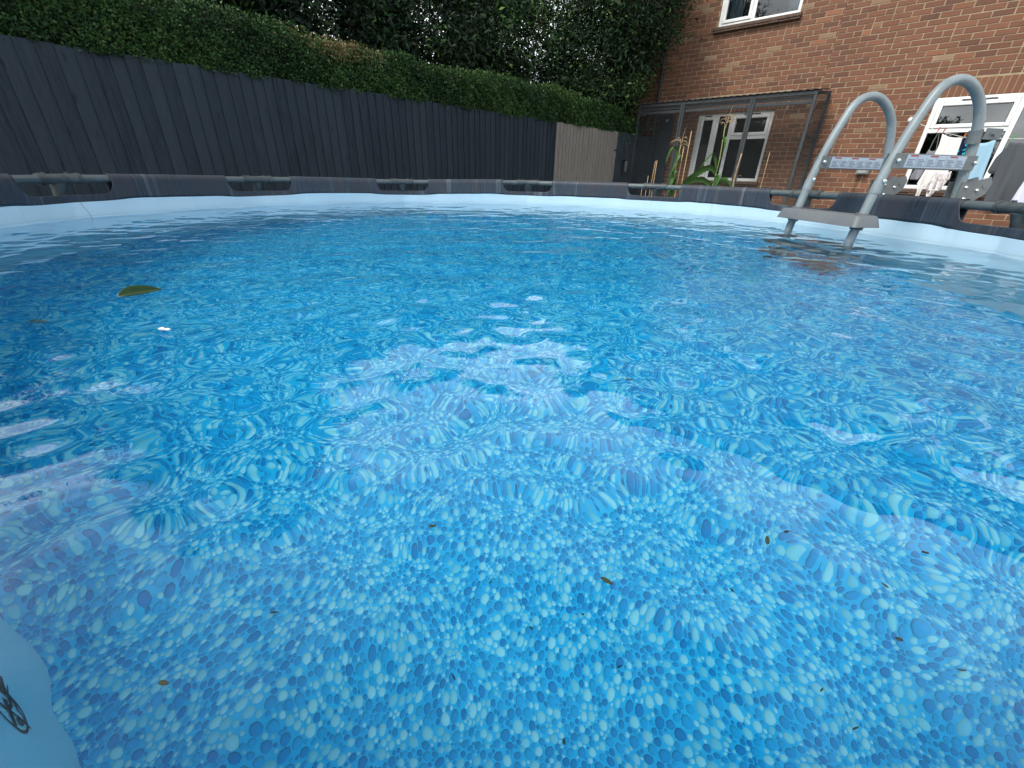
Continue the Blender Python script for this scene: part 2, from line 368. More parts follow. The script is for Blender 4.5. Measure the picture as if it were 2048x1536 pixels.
# the printed stones: a 0.8 m repeat of close-packed rounded pebbles, laid as a flat print on the floor sheet
TS = .40
def pack(T=TS, seed=3):
    r = np.random.default_rng(seed); X = []; Rr = []
    cap = lambda q: .030 if q < .03 else .023 if q < .12 else .0165 if q < .45 else .012
    pts = np.zeros((0, 2)); rad = np.zeros(0)
    for it in range(26000):
        p = r.random(2)*T
        if len(rad):
            d = np.abs(pts-p); d = np.minimum(d, T-d); m = (np.hypot(d[:, 0], d[:, 1])-rad).min()-.0005
        else: m = 1
        frac = it/26000; mx_ = .0096 if frac < .004 else .0084 if frac < .03 else .0069 if frac < .12 else .0050
        mn_ = mx_*.72 if frac < .25 else .0025
        if m < mn_: continue
        rr = min(m, mx_*r.uniform(.85, 1)); pts = np.vstack([pts, p]); rad = np.append(rad, rr)
    return pts, rad
pk, pr = pack(); r = np.random.default_rng(9); ns = 8; npk = len(pr)
cl = r.random(npk); drk = r.random(npk)
# light stones gather in little drifts
fieldv = np.sin(pk[:, 0]*2*math.pi/TS*3+1)+np.sin(pk[:, 1]*2*math.pi/TS*4)+np.sin((pk[:, 0]+pk[:, 1])*2*math.pi/TS*5); cl = np.clip(cl-.10*fieldv, 0, 1)
PAL = np.array([(.002, .225, .58), (.003, .27, .64), (.004, .325, .72), (.008, .40, .80), (.22, .62, .80), (.32, .69, .83), (.42, .76, .87)])
def pal(c, d): return PAL[[0, 1, 2][int(d*3)] if c < .40 else 3 if c < .55 else [4, 5, 6][int(d*3)]]
tileV = []; tileC = []; tileT = []
for k in range(npk):
    ph1, ph2 = r.uniform(0, 6.28, 2); el = r.uniform(.0, .13); base = pal(cl[k], drk[k]); c0 = len(tileV)
    ctr = pk[k]; tileV.append((ctr[0]+pr[k]*.18, ctr[1]-pr[k]*.22)); tileC.append(base*1.0)
    for ring, sc_ in ((0, .64), (1, 1.0)):
        for q in range(ns):
            a = 2*math.pi*q/ns; rr = pr[k]*sc_*(1+el*math.cos(2*(a-ph1))+.05*math.cos(3*(a-ph2))-el*.3)*1.03
            edge = .5+.5*math.cos(a-2.2)                 # printed shade on one side of each stone
            f_ = 1.0 if ring == 0 else (1-.72*edge if cl[k] < .55 else 1-.34*edge)
            if ring == 0: f_ = 1-.16*edge
            tileV.append((ctr[0]+rr*math.cos(a), ctr[1]+rr*math.sin(a))); tileC.append(base*f_*np.array([1, 1, 1]))
    for q in range(ns):
        q2 = (q+1) % ns; tileT.append((c0, c0+1+q, c0+1+q2)); tileT.append((c0+1+q, c0+1+ns+q, c0+1+ns+q2)); tileT.append((c0+1+q, c0+1+ns+q2, c0+1+q2))
tileV = np.array(tileV); tileC = np.array(tileC); tileT = np.array(tileT); per_v = 1+2*ns; per_t = 3*ns
allV = []; allC = []; allT = []; off = 0
rot_ = .35; cr_, sr_ = math.cos(rot_), math.sin(rot_)
for iu in range(-7, 8):
    for iv in range(-7, 8):
        W0 = tileV+np.array([iu*TS, iv*TS])
        X0 = (W0[:, 0]*cr_-W0[:, 1]*sr_)*1.0+PC.x; Y0 = (W0[:, 0]*sr_+W0[:, 1]*cr_)*1.22+PC.y
        cx_ = X0[::per_v]; cy_ = Y0[::per_v]
        th_ = np.arctan2(cy_-PC.y, cx_-PC.x) % (2*math.pi); rr_ = np.hypot(cx_-PC.x, cy_-PC.y)
        lim = np.array([rf_(q) for q in th_])+.022; keep = rr_+np.array([pr[k] for k in range(npk)])*1.1 < lim
        if not keep.any(): continue
        kv = np.repeat(keep, per_v); kt = np.repeat(keep, per_t)
        new = -np.ones(len(kv), int); new[kv] = np.arange(kv.sum())
        Zf = ZF+.003*np.sin(X0*5+Y0*2.3)*np.sin(Y0*4-X0)+.0012
        allV.append(np.stack([X0, Y0, Zf], 1)[kv]); allC.append(tileC[kv]); allT.append(new[tileT[kt]]+off); off += kv.sum()
allV = np.concatenate(allV); allC = np.concatenate(allC); allT = np.concatenate(allT)
po = mesh_np('pebble_pattern', allV, None, mPeb, None, tri=allT); po.parent = pfloor
ca = po.data.attributes.new('pc', 'FLOAT_COLOR', 'POINT'); ca.data.foreach_set('color', np.concatenate([allC, np.ones((len(allC), 1))], 1).astype(np.float32).ravel())
# wood print band wrapping over the rail, with cut-outs at the joints
mBand = mat('wood_band', rough=.5, spec=.35); t = NT(mBand)
uvn = t.n('ShaderNodeTexCoord').outputs['UV']
def mapuv(s, l=(0, 0, 0)):
    m_ = t.n('ShaderNodeMapping'); m_.inputs['Scale'].default_value = s; m_.inputs['Location'].default_value = l; t.l(uvn, m_.inputs[0]); return m_.outputs[0]
wob = t.noise(mapuv((6, 9, 1)), 1, 2)
n1 = t.noise(mapuv((85, 3.5, 1)), 1, 5, .65, .5); c = t.ramp(n1, [(.32, (.014, .022, .036)), (.70, (.044, .058, .082))])
n2 = t.noise(mapuv((5.5, .25, 1), (3.3, 0, 0)), 1, 2, .4, .3)
c = t.mix(t.ramp(n2, [(.50, (0, 0, 0)), (.60, (.8, .8, .8))]), c, (.034, .038, .050))
n3 = t.noise(mapuv((16, .55, 1), (9.1, 0, 0)), 1, 4, .6, .8)
c = t.mix(t.ramp(n3, [(.57, (0, 0, 0)), (.70, (.6, .6, .6))]), c, (.14, .165, .19))
n4 = t.noise(mapuv((60, 14, 1)), 1, 5, .7, 1.2); c = t.mix(t.ramp(n4, [(.60, (0, 0, 0)), (.75, (.22, .22, .22))]), c, (.28, .29, .30))
t.col(c); t.bump(n1, .15, .002)
rb = RT+.004; prof_in = 7; prof_top = 12; prof_out = 3
vid = {}; V = []; UV = []; Fq = []
def vert(i, j):
    key = (i % NTH, j)
    if key in vid: return vid[key]
    th = TH[i % NTH]; r = rp(th); ztube = ZT+rz(th); t_ = abs(tj(th)); zl = band_low(th)
    if j <= prof_in:
        top = ztube
        if t_ < 1.0:
            bot = G-.168+rz(th); top = bot + (ztube-.012-bot)*t_**14
        f_ = j/prof_in; z = zl+(top-zl)*f_
        rr = r-.024 + (-.002 if t_ >= 1 else .0) ; wv = z
        p = pp(th, rr, z)
    elif j <= prof_in+prof_top:
        a = math.pi*(1-(j-prof_in)/prof_top); p = pp(th, r+(rb+.001)*math.cos(a), ztube+(rb+.001)*math.sin(a)); wv = ztube+rb*(math.pi-a)
    else:
        f_ = (j-prof_in-prof_top)/prof_out; z = ztube-f_*.12; p = pp(th, r+rb-.004*f_, z); wv = ztube+rb*math.pi+f_*.12
    vid[key] = len(V); V.append(p); UV.append((th*RJ, wv)); return vid[key]
for i in range(NTH):
    cut = abs(tj((TH[i]+TH[(i+1) % NTH])/2 if i < NTH-1 else TH[i])) < 1.0
    for j in range(prof_in+prof_top+prof_out):
        if cut and j >= prof_in: continue
        if cut != (abs(tj(TH[i])) < 1.0) and j >= prof_in: continue
        Fq.append((vert(i, j), vert(i+1, j), vert(i+1, j+1), vert(i, j+1)))
o = topool(mesh_np('wood_print_band', V, Fq, mBand, pool, smooth=True))
uvl = o.data.uv_layers.new(name='UVMap'); li = np.zeros(len(o.data.loops), np.int32); o.data.loops.foreach_get('vertex_index', li)
uva = np.array(UV, np.float32)[li]
for k0 in range(0, len(uva), 4):                                       # seam
    if uva[k0:k0+4, 0].max()-uva[k0:k0+4, 0].min() > 5: uva[k0:k0+4, 0][uva[k0:k0+4, 0] < 1] += 2*math.pi*RJ
uvl.data.foreach_set('uv', uva.ravel())
sm = o.modifiers.new('t', 'SOLIDIFY'); sm.thickness = .0022; sm.offset = 0
# outer skin
V = []; Fq = []
for j in range(2):
    for th in TH: V.append(pp(th, rp(th)+.012, (ZT-.085) if j else .004))
for i in range(NTH): i2 = (i+1) % NTH; Fq.append((i, i2, NTH+i2, NTH+i))
o = topool(mesh_np('outer_skin', V, Fq, mBand, pool, smooth=True)); uvl = o.data.uv_layers.new(name='UVMap')
li = np.zeros(len(o.data.loops), np.int32); o.data.loops.foreach_get('vertex_index', li)
uvl.data.foreach_set('uv', np.array([((i % NTH)*2*math.pi/NTH*RJ, (i//NTH)*1.0) for i in range(2*NTH)], np.float32)[li].ravel())
# rails, tees, legs
for k in range(NJ):
    a0 = PH+k*R(30); b = MB()
    b.tube([pp(a0+R(30)*q/16, rp(a0+R(30)*q/16), ZT+rz(a0+R(30)*q/16)) for q in range(17)], RT, 16)
    topool(b.build('top_rail', mTube, pool, auto=50))
    b = MB(); hw_ = .105/RJ
    pts = [pp(a0+hw_*q/6, rp(a0+hw_*q/6), ZT+rz(a0)) for q in range(-6, 7)]
    b.tube(pts, [.0262]+[.0245]*11+[.0262], 18)
    for q in (-.09, .09): b.tube([pp(a0+(q+s_)/RJ, rp(a0+q/RJ), ZT+rz(a0)) for s_ in (-.006, .006)], .0285, 18)
    er = Vector((math.cos(a0), math.sin(a0), 0)); et = Vector((-er.y, er.x, 0)); J = Vector(pp(a0, rp(a0), ZT+rz(a0)))
    for q in (-.055, .055):
        b.tube([J+et*q+Vector((0, 0, .020)), J+et*q+Vector((0, 0, .031))], .010, 12)
    b.tube([J+er*.004-Vector((0, 0, .012)), J+er*.016-Vector((0, 0, .055)), J+er*.035-Vector((0, 0, .15))], [.036, .029, .026], 16)
    topool(b.build('tee_connector', mTee, pool, auto=50))
    b = MB(); b.tube([J+er*.033-Vector((0, 0, .13)), Vector((J.x, J.y, 0))+er*.10+Vector((0, 0, .01))], .023, 16)
    b.tube([Vector((J.x, J.y, 0))+er*.10+Vector((0, 0, z_)) for z_ in (.002, .03)], .04, 16)
    topool(b.build('support_leg', mTube, pool, auto=50))

# ------------------------------------------------------------------ water: one closed body, with real ripples on top
rmaxs = []
NA1, NA2 = 1250, 250
half = R(66)
ang = np.concatenate([np.linspace(math.pi/2-half, math.pi/2+half, NA1, endpoint=False), np.linspace(math.pi/2+half, math.pi/2-half+2*math.pi, NA2, endpoint=False)])
NA = len(ang); NR = 400
thg = np.linspace(0, 2*math.pi, 2881); rg = np.array([rp(x)-.018 for x in thg])
def hitr(a):
    d = np.array([math.cos(a), math.sin(a)]); lo, hi = 0, 5.5
    for _ in range(28):
        m_ = (lo+hi)/2; q = d*m_-np.array([PC.x, PC.y]); th = math.atan2(q[1], q[0]) % (2*math.pi)
        if math.hypot(*q) < np.interp(th, thg, rg): lo = m_
        else: hi = m_
    return lo
rm = np.array([hitr(a) for a in ang])
tt = np.arange(1, NR+1)/NR; kk = 2.0; fr = (np.exp(kk*tt)-1)/(math.exp(kk)-1)
X = (np.cos(ang)[None]*rm[None]*fr[:, None]); Y = (np.sin(ang)[None]*rm[None]*fr[:, None])
def height(X, Y):
    rg_ = np.random.default_rng(5); H = np.zeros_like(X)
    spec = [(.038, .070, .021, 32), (.070, .12, .032, 38), (.12, .24, .026, 26), (.24, .6, .021, 14)]
    calm = .45+.55*np.clip((np.hypot(X, Y)-.22)/.75, 0, 1)
    gust = np.clip(.95+.30*np.sin(X*2.1+Y*1.3+1)+.25*np.sin(X*-1.4+Y*2.9)+.18*np.sin(X*4.3+Y*1.1+2), .35, 1.6)
    for lo, hi, slope, n in spec:
        S = np.zeros_like(X)
        for _ in range(n):
            lam = math.exp(rg_.uniform(math.log(lo), math.log(hi))); k = 2*math.pi/lam; a = rg_.uniform(0, 2*math.pi); ph = rg_.uniform(0, 2*math.pi)
            # slightly curved fronts: ripples come from the walls and the ladder
            cx_, cy_ = rg_.uniform(-6, 6), rg_.uniform(-4, 8)
            d = np.hypot(X-cx_, Y-cy_) if rg_.random() < .55 else X*math.cos(a)+Y*math.sin(a)
            S += np.cos(k*d+ph)*slope*math.sqrt(2/n)/k
        H += S*((calm*gust) if hi < .2 else 1)
    return H
Z = ZW+height(X, Y)
V = np.concatenate([np.array([[0, 0, float(ZW+height(np.array([0.]), np.array([0.]))[0])]]), np.stack([X.ravel(), Y.ravel(), Z.ravel()], 1)])
nb = len(V); X1, Y1 = X[-1], Y[-1]
V = np.concatenate([V, np.stack([X1, Y1, np.full(NA, .012)], 1), [[0, 0, .012]]])
idx = np.arange(NA); nx = (idx+1) % NA
Fq = np.concatenate([np.stack([1+j*NA+idx, 1+(j+1)*NA+idx, 1+(j+1)*NA+nx, 1+j*NA+nx], 1) for j in range(NR-1)] +
                    [np.stack([1+(NR-1)*NA+idx, nb+idx, nb+nx, 1+(NR-1)*NA+nx], 1)])
tri = np.concatenate([np.stack([np.zeros(NA, int), 1+idx, 1+nx], 1), np.stack([np.full(NA, nb+NA), nb+nx, nb+idx], 1)])
mW = bpy.data.materials.new('water'); mW.use_nodes = True; n_ = mW.node_tree; n_.nodes.clear()
wo = n_.nodes.new('ShaderNodeOutputMaterial'); wg = n_.nodes.new('ShaderNodeBsdfGlass'); wg.inputs['IOR'].default_value = 1.333; wg.inputs['Roughness'].default_value = 0.0
wa = n_.nodes.new('ShaderNodeVolumeAbsorption'); wa.inputs['Color'].default_value = (.05, .88, .98, 1); wa.inputs['Density'].default_value = .34
n_.links.new(wg.outputs[0], wo.inputs['Surface']); n_.links.new(wa.outputs[0], wo.inputs['Volume'])
water = mesh_np('water', V, Fq, mW, None, smooth=True, tri=tri); tag(water, kind='structure')

# ------------------------------------------------------------------ house
house = empty('brick_house', (HOUSE.x, HOUSE.y, 0), AH, 'two-storey red brick house with white windows beyond the pool', 'house')
def clip_rects(a0, a1, z0, z1, holes):
    segs = [(a0, a1)]
    for h0, h1, y0, y1 in holes:
        if z1 <= y0+1e-4 or z0 >= y1-1e-4: continue
        ns = []
        for s0, s1 in segs:
            if h1 <= s0 or h0 >= s1: ns.append((s0, s1)); continue
            if h0 > s0: ns.append((s0, h0))
            if h1 < s1: ns.append((h1, s1))
        segs = ns
    return segs
ZK0, ZK1 = G-.10, G+1.145                 # ground floor windows
WIN = dict(kitchen=(-.60, 2.55, ZK0, ZK1), caged=(-4.25, -2.83, ZK0+.03, ZK1-.01), up=(-4.22, -2.84, G+2.52, G+3.72), up2=(1.1, 2.9, G+2.52, G+3.72))
def brickwork(b, a0, a1, z0, z1, y, holes, rg):
    n = int(round((z1-z0)/.075))
    for r in range(n):
        zb = z0+r*.075; off = .1125*(r % 2)
        x = a0-.225+off
        while x < a1:
            full = (x+.005, x+.220); x += .225
            half = rg.random() < .07
            parts = [full] if not half else [(full[0], full[0]+.1025), (full[0]+.1125, full[1])]
            for p0, p1 in parts:
                p0c, p1c = max(p0, a0), min(p1, a1)
                if p1c-p0c < .02: continue
                for s0, s1 in clip_rects(p0c, p1c, zb, zb+.065, holes):
                    if s1-s0 < .015: continue
                    q = rg.random()
                    tone = rg.uniform(.0, .22) if q < .20 else rg.uniform(.22, .8) if q < .93 else rg.uniform(.8, 1.0)
                    j = rg.uniform(-.0025, .002); d = rg.uniform(-.0025, .0025)
                    e = .0025; X0, X1_, Z0_, Z1_ = s0+rg.uniform(0, .004), s1-rg.uniform(0, .004), zb+.0065+j, zb+.0695+j
                    yf = y-.0035+d*.5; yb = y+.012
                    vs = [(X0, yb, Z0_), (X1_, yb, Z0_), (X1_, yb, Z1_), (X0, yb, Z1_), (X0, yf+e, Z0_), (X1_, yf+e, Z0_), (X1_, yf+e, Z1_), (X0, yf+e, Z1_), (X0+e, yf, Z0_+e), (X1_-e, yf, Z0_+e), (X1_-e, yf, Z1_-e), (X0+e, yf, Z1_-e)]
                    fs = [(8, 9, 10, 11), (4, 5, 9, 8), (5, 6, 10, 9), (6, 7, 11, 10), (7, 4, 8, 11), (0, 1, 5, 4), (1, 2, 6, 5), (2, 3, 7, 6), (3, 0, 4, 7)]
                    b.add(vs, fs, tone)
def mortar(b, a0, a1, z0, z1, y, holes, ybk):
    xs = sorted({a0, a1, *[h for q in holes for h in q[:2] if a0 < h < a1]}); zs = sorted({z0, z1, *[h for q in holes for h in q[2:] if z0 < h < z1]})
    for i in range(len(xs)-1):
        for j in range(len(zs)-1):
            mx_, mz_ = (xs[i]+xs[i+1])/2, (zs[j]+zs[j+1])/2
            if any(h[0] < mx_ < h[1] and h[2] < mz_ < h[3] for h in holes): continue
            b.add([(xs[i], y, zs[j]), (xs[i+1], y, zs[j]), (xs[i+1], y, zs[j+1]), (xs[i], y, zs[j+1])], [(0, 1, 2, 3)])
    for h in holes:                        # reveals
        if h[0] < a0 or h[1] > a1: continue
        b.add([(h[0], y, h[2]), (h[1], y, h[2]), (h[1], y, h[3]), (h[0], y, h[3]), (h[0], ybk, h[2]), (h[1], ybk, h[2]), (h[1], ybk, h[3]), (h[0], ybk, h[3])], [(0, 4, 5, 1), (1, 5, 6, 2), (2, 6, 7, 3), (3, 7, 4, 0)])
rg = random.Random(3)
ZTOP = G+5.03
soldier = [(-4.45, -2.62, ZK1-.01, ZK1+.215), (-.72, 2.7, ZK1, ZK1+.225), (-4.40, -2.66, G+3.72, G+3.945)]
holesL = [WIN['caged'], WIN['up'], soldier[0], soldier[2]]; holesR = [WIN['kitchen'], WIN['up2'], soldier[1]]
bricks = MB(); brickwork(bricks, -6.6, -2.18, G-1.27+.0, ZTOP, .0, holesL, rg); brickwork(bricks, -2.178, 7.0, G-1.27+.035, ZTOP, -.016, holesR, rg)
for (a0, a1, z0, z1), y in zip(soldier, (0, -.016, 0)):
    x = a0
    while x < a1-.03:
        tone = rg.uniform(.35, .86)
        bricks.box((x+.006, y-.004+rg.uniform(-.002, .001), z0+.006), (x+.069, y+.012, z1-.004), .0025, tone); x += .075
bricks.build('brick_wall', mBrick, house)
mb = MB(); mortar(mb, -6.6, -2.172, 0, ZTOP, .002, [WIN['caged'], WIN['up']], .16); mortar(mb, -2.172, 7.0, 0, ZTOP, -.014, [WIN['kitchen'], WIN['up2']], .12)
mb.add([(-6.6, .002, 0), (-6.6, 7, 0), (-6.6, 7, ZTOP), (-6.6, .002, ZTOP)], [(0, 1, 2, 3)])
mb.add([(7.0, -.014, 0), (7.0, 7, 0), (7.0, 7, ZTOP), (7.0, -.014, ZTOP)], [(3, 2, 1, 0)])
mb.add([(-6.6, 7, 0), (7.0, 7, 0), (7.0, 7, ZTOP), (-6.6, 7, ZTOP)], [(3, 2, 1, 0)])
mb.add([(-2.172, -.014, 0), (-2.172, .002, 0), (-2.172, .002, ZTOP), (-2.172, -.014, ZTOP)], [(0, 1, 2, 3)])
mb.build('mortar_wall', mMortar, house)
rf = MB()
rise = 1.35
rf.add([(-6.9, -.32, ZTOP+.02), (7.25, -.32, ZTOP+.02), (7.25, 3.5, ZTOP+rise), (-6.9, 3.5, ZTOP+rise), (-6.9, 7.3, ZTOP+.02), (7.25, 7.3, ZTOP+.02),
        (-6.9, -.32, ZTOP-.05), (7.25, -.32, ZTOP-.05), (7.25, 7.3, ZTOP-.05), (-6.9, 7.3, ZTOP-.05)],
       [(0, 1, 2, 3), (3, 2, 5, 4), (6, 9, 8, 7), (0, 6, 7, 1), (4, 5, 8, 9), (0, 3, 4, 9, 6), (1, 7, 8, 5, 2)])
roof = rf.build('roof', mRoof, house)
g = MB(); g.box((-6.9, -.42, ZTOP-.02), (7.25, -.325, ZTOP+.055), .02); g.build('gutter', mGutter, roof)
g = MB(); g.tube([(-5.17, -.09, .05), (-5.17, -.09, ZTOP-.25), (-5.17, -.36, ZTOP-.04)], .034, 12); g.build('drainpipe', mGutter, house, auto=40)

def window(key, bays, yf, label):
    """bays: list of (x0, x1, kind) ; kind 'fixed', 'casement', 'vent'"""
    a0, a1, z0, z1 = WIN[key]; y1 = yf+.065
    fr = MB(); W_ = .055
    fr.box((a0, yf, z0), (a0+W_, y1, z1), .006); fr.box((a1-W_, yf, z0), (a1, y1, z1), .006)
    fr.box((a0+W_, yf, z1-W_), (a1-W_, y1, z1), .006); fr.box((a0+W_, yf, z0), (a1-W_, y1, z0+W_), .006)
    panes = []; subs = []
    for i, (x0, x1, kind) in enumerate(bays):
        if i: fr.box((x0-.030, yf+.001, z0+W_), (x0+.030, y1-.001, z1-W_), .005)
        L0 = x0+(.030 if i else W_); L1 = x1-(.030 if i < len(bays)-1 else W_)
        B0, B1 = z0+W_, z1-W_
        if kind == 'vent':
            zt = z1-.43; fr.box((L0, yf+.001, zt-.03), (L1, y1-.001, zt+.03), .005)
            panes.append((L0, L1, B0, zt-.03)); subs.append((L0+.002, L1-.002, zt+.032, B1-.002))
        elif kind == 'casement': subs.append((L0+.002, L1-.002, B0+.002, B1-.002))
        else: panes.append((L0, L1, B0, B1))
    f = fr.build('window', mUPVC, house); f['label'] = label
    for (x0, x1, q0, q1) in subs:
        s = MB(); S_ = .052; ys, ye = yf-.016, yf+.045
        s.box((x0, ys, q0), (x0+S_, ye, q1), .008); s.box((x1-S_, ys, q0), (x1, ye, q1), .008)
        s.box((x0+S_, ys, q0), (x1-S_, ye, q0+S_), .008); s.box((x0+S_, ys, q1-S_), (x1-S_, ye, q1), .008)
        s.build('opening_sash', mUPVC, f); panes.append((x0+S_, x1-S_, q0+S_, q1-S_))
        tv = MB(); tv.box((x0+(x1-x0)*.28, yf-.022, q1+.012), (x0+(x1-x0)*.72, yf-.001, q1+.022), .002); tv.build('trickle_vent', mRubber, f)
    for (x0, x1, q0, q1) in panes:
        s = MB(); s.add([(x0+.001, yf+.028, q0+.001), (x1-.001, yf+.028, q0+.001), (x1-.001, yf+.028, q1-.001), (x0+.001, yf+.028, q1-.001)], [(0, 1, 2, 3)]); s.build('pane', mGlass, f)
        s = MB(); g_ = .006
        for bx in (((x0, yf+.022, q0), (x0+g_, yf+.034, q1)), ((x1-g_, yf+.022, q0), (x1, yf+.034, q1)), ((x0+g_, yf+.022, q0), (x1-g_, yf+.034, q0+g_)), ((x0+g_, yf+.022, q1-g_), (x1-g_, yf+.034, q1))): s.box(*bx)
        s.build('gasket', mRubber, f)
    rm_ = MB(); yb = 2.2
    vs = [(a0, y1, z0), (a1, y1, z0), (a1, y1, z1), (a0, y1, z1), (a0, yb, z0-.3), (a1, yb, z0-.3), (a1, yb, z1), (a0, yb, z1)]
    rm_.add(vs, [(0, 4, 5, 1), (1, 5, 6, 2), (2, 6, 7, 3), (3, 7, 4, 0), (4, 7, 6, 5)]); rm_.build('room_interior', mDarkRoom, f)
    sl_ = MB(); sl_.box((a0-.045, yf-.115, z0-.055), (a1+.045, yf+.02, z0-.004), .006)
    if key in ('kitchen', 'up'):
        x = a0-.05
        while x < a1+.03: sl_.box((x, yf-.105+rg.uniform(-.006, .004), z0-.085), (min(x+.158, a1+.05), yf+.02, z0-.058), .004); x += .163
    sl_.build('sill', mSill, f)
    return f
w1 = window('kitchen', [(-.60, .34, 'vent'), (.34, 1.62, 'fixed'), (1.62, 2.55, 'vent')], -.02, 'wide white kitchen window behind the washing line')
w2 = window('caged', [(-4.25, -3.86, 'casement'), (-3.86, -3.58, 'fixed'), (-3.58, -2.83, 'vent')], .03, 'small white window behind the wire mesh cage')
w3 = window('up', [(-4.22, -3.62, 'casement'), (-3.62, -2.84, 'fixed')], .03, 'white upstairs window with blue curtains')
w4 = window('up2', [(1.1, 2.0, 'casement'), (2.0, 2.9, 'fixed')], -.02, 'white upstairs window above the kitchen')
def curtain(x0, x1, z0, z1, y, parent, ph=0):
    nx_, nz_ = 36, 4; V = []; Fq = []
    for j in range(nz_+1):
        for i in range(nx_+1):
            u = i/nx_; V.append((x0+(x1-x0)*u, y+.025*math.sin(u*22+ph)+.01*math.sin(u*57+ph), z0+(z1-z0)*j/nz_))
    for j in range(nz_):
        for i in range(nx_): a = j*(nx_+1)+i; Fq.append((a, a+1, a+nx_+2, a+nx_+1))
    mesh_np('curtain', V, Fq, mCurtain, parent, smooth=True)
curtain(-4.15, -3.88, G+2.58, G+3.66, .22, w3); curtain(-3.12, -2.90, G+2.58, G+3.66, .22, w3, 2)
curtain(1.15, 1.45, G+2.58, G+3.66, .2, w4); curtain(2.6, 2.85, G+2.58, G+3.66, .2, w4, 1)
# fittings on the wall
def onhouse(o): o.location = HOUSE; o.location.z = 0; o.rotation_euler = (0, 0, AH); return o
b = MB(); b.box((-1.255, -.125, G+.10), (-1.11, -.06, G+.20), .012); b.box((-1.27, -.075, G+.09), (-1.095, -.057, G+.215), .008)
sk = onhouse(b.build('outdoor_socket', grimy('socket_grey', (.30, .33, .34), (.16, .18, .19), 30, .5))); tag(sk, 'grey weatherproof socket box on the brick wall between the ladder hoops', 'socket')
b = MB(); b.tube([(-1.215, -.062, G+.09), (-1.22, -.062, G-.3), (-1.22, -.062, .3)], .004, 6); b.build('cable', mRubber, sk)
b = MB(); b.lathe([(.002, 0), (.035, .0), (.042, .012), (.042, .05), (.036, .07), (.02, .085), (.004, .09)], 20, (-.80, -.06, G+.865), Matrix.Rotation(R(90), 3, 'X'))
lp = onhouse(b.build('wall_light', mUPVC, auto=40)); tag(lp, 'small round white light on the brick wall left of the kitchen window', 'wall light')

# ------------------------------------------------------------------ fence
fence = empty('fence', (FENCE.x, FENCE.y, 0), AF, 'tall black stained feather-edge board fence with one bare grey section', 'fence')
FT = G+.755
def boards(s0, s1, ztop, name, m, label=None, y=0, seed=1, zb=.06):
    rg = random.Random(seed); b = MB(); x = s0
    while x < s1-.02:
        w_ = min(.1+rg.uniform(-.008, .008), s1-x); zt = ztop+rg.uniform(-.006, .006); ln = rg.uniform(-.004, .004); tone = rg.random()
        t0, t1 = .019+rg.uniform(-.002, .002), .006
        vs = [(x, y, zb), (x+w_+.006, y, zb), (x+w_+.006, y-t1, zb), (x, y-t0, zb), (x+ln, y, zt), (x+w_+.006+ln, y, zt), (x+w_+.006+ln, y-t1, zt), (x+ln, y-t0, zt)]
        b.add(vs, [(3, 2, 6, 7), (0, 3, 7, 4), (1, 5, 6, 2), (4, 7, 6, 5), (0, 4, 5, 1)], tone); x += w_
    o = b.build(name, m, fence)
    if label: o['label'] = label
    return o
boards(-7.0, 6.41, FT, 'painted_boards', mFence, 'long black stained run of boards', seed=4)
boards(6.41, 8.38, FT-.005, 'bare_boards', mBare, 'weathered unpainted grey brown boards', seed=9)
boards(8.38, 9.98, FT-.01, 'end_boards', mDarkBoard, 'smooth dark end panel beside the cage', y=-.012, seed=12)
for q in (.3, 1.0, 1.7): b = MB(); b.box((-7, .002, q), (9.9, .045, q+.08)); b.build('rail', mFence, fence)
b = MB(); b.box((-7, -.012, 0), (9.98, .02, .058), .003); b.build('gravel_board', mFence, fence)

# ------------------------------------------------------------------ foliage
def leaves(name, P, Nn, size, m, parent, tone, aspect=.45, droop=0.0, jitter=.9, seed=0):
    """P (n,3) leaf positions, Nn outward directions; each leaf a bent pair of quads"""
    r = np.random.default_rng(seed); n = len(P)
    d = r.normal(size=(n, 3)); d /= np.linalg.norm(d, axis=1)[:, None]
    ax = d*jitter + Nn*.5; ax[:, 2] -= droop; ax /= np.linalg.norm(ax, axis=1)[:, None]
    o2 = r.normal(size=(n, 3))+Nn*1.2; sd_ = np.cross(ax, o2); sd_ /= np.linalg.norm(sd_, axis=1)[:, None]; nm = np.cross(sd_, ax)
    L_ = (size*r.uniform(.65, 1.3, n))[:, None]; W_ = L_*aspect/2
    p0 = P; p1 = P+ax*L_*.5+nm*L_*.10; p2 = P+ax*L_-nm*L_*.04
    V = np.stack([p0, p1+sd_*W_, p2, p1-sd_*W_], 1).reshape(-1, 3)
    Fq = np.arange(4*n).reshape(-1, 4)
    return mesh_np(name, V, Fq, m, parent, attr=tone)
# clipped hedge right behind the fence
hedge = empty('hedge', (FENCE.x, FENCE.y, 0), AF, 'long clipped dark green hedge rising above the black fence', 'hedge')
def hedge_top(s): return G+1.20+.03*np.sin(s*1.3)+.018*np.sin(s*4.1)+.01*np.sin(s*9.3)-np.clip((s-7.6)/1.6, 0, 1)**1.5*.22 + np.clip((1.5-s)/6, 0, 1)*.12
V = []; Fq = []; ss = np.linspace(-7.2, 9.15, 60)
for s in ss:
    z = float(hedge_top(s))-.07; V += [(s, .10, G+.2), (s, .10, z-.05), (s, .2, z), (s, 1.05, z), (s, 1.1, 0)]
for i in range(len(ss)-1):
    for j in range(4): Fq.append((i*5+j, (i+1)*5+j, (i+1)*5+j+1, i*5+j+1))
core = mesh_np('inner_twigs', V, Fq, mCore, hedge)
r = np.random.default_rng(21); n = 170000
s = r.uniform(-3.2, 9.25, n); s = np.where(r.random(n) < .2, r.uniform(-7.2, -3, n), s)
zt = hedge_top(s); face = r.random(n)
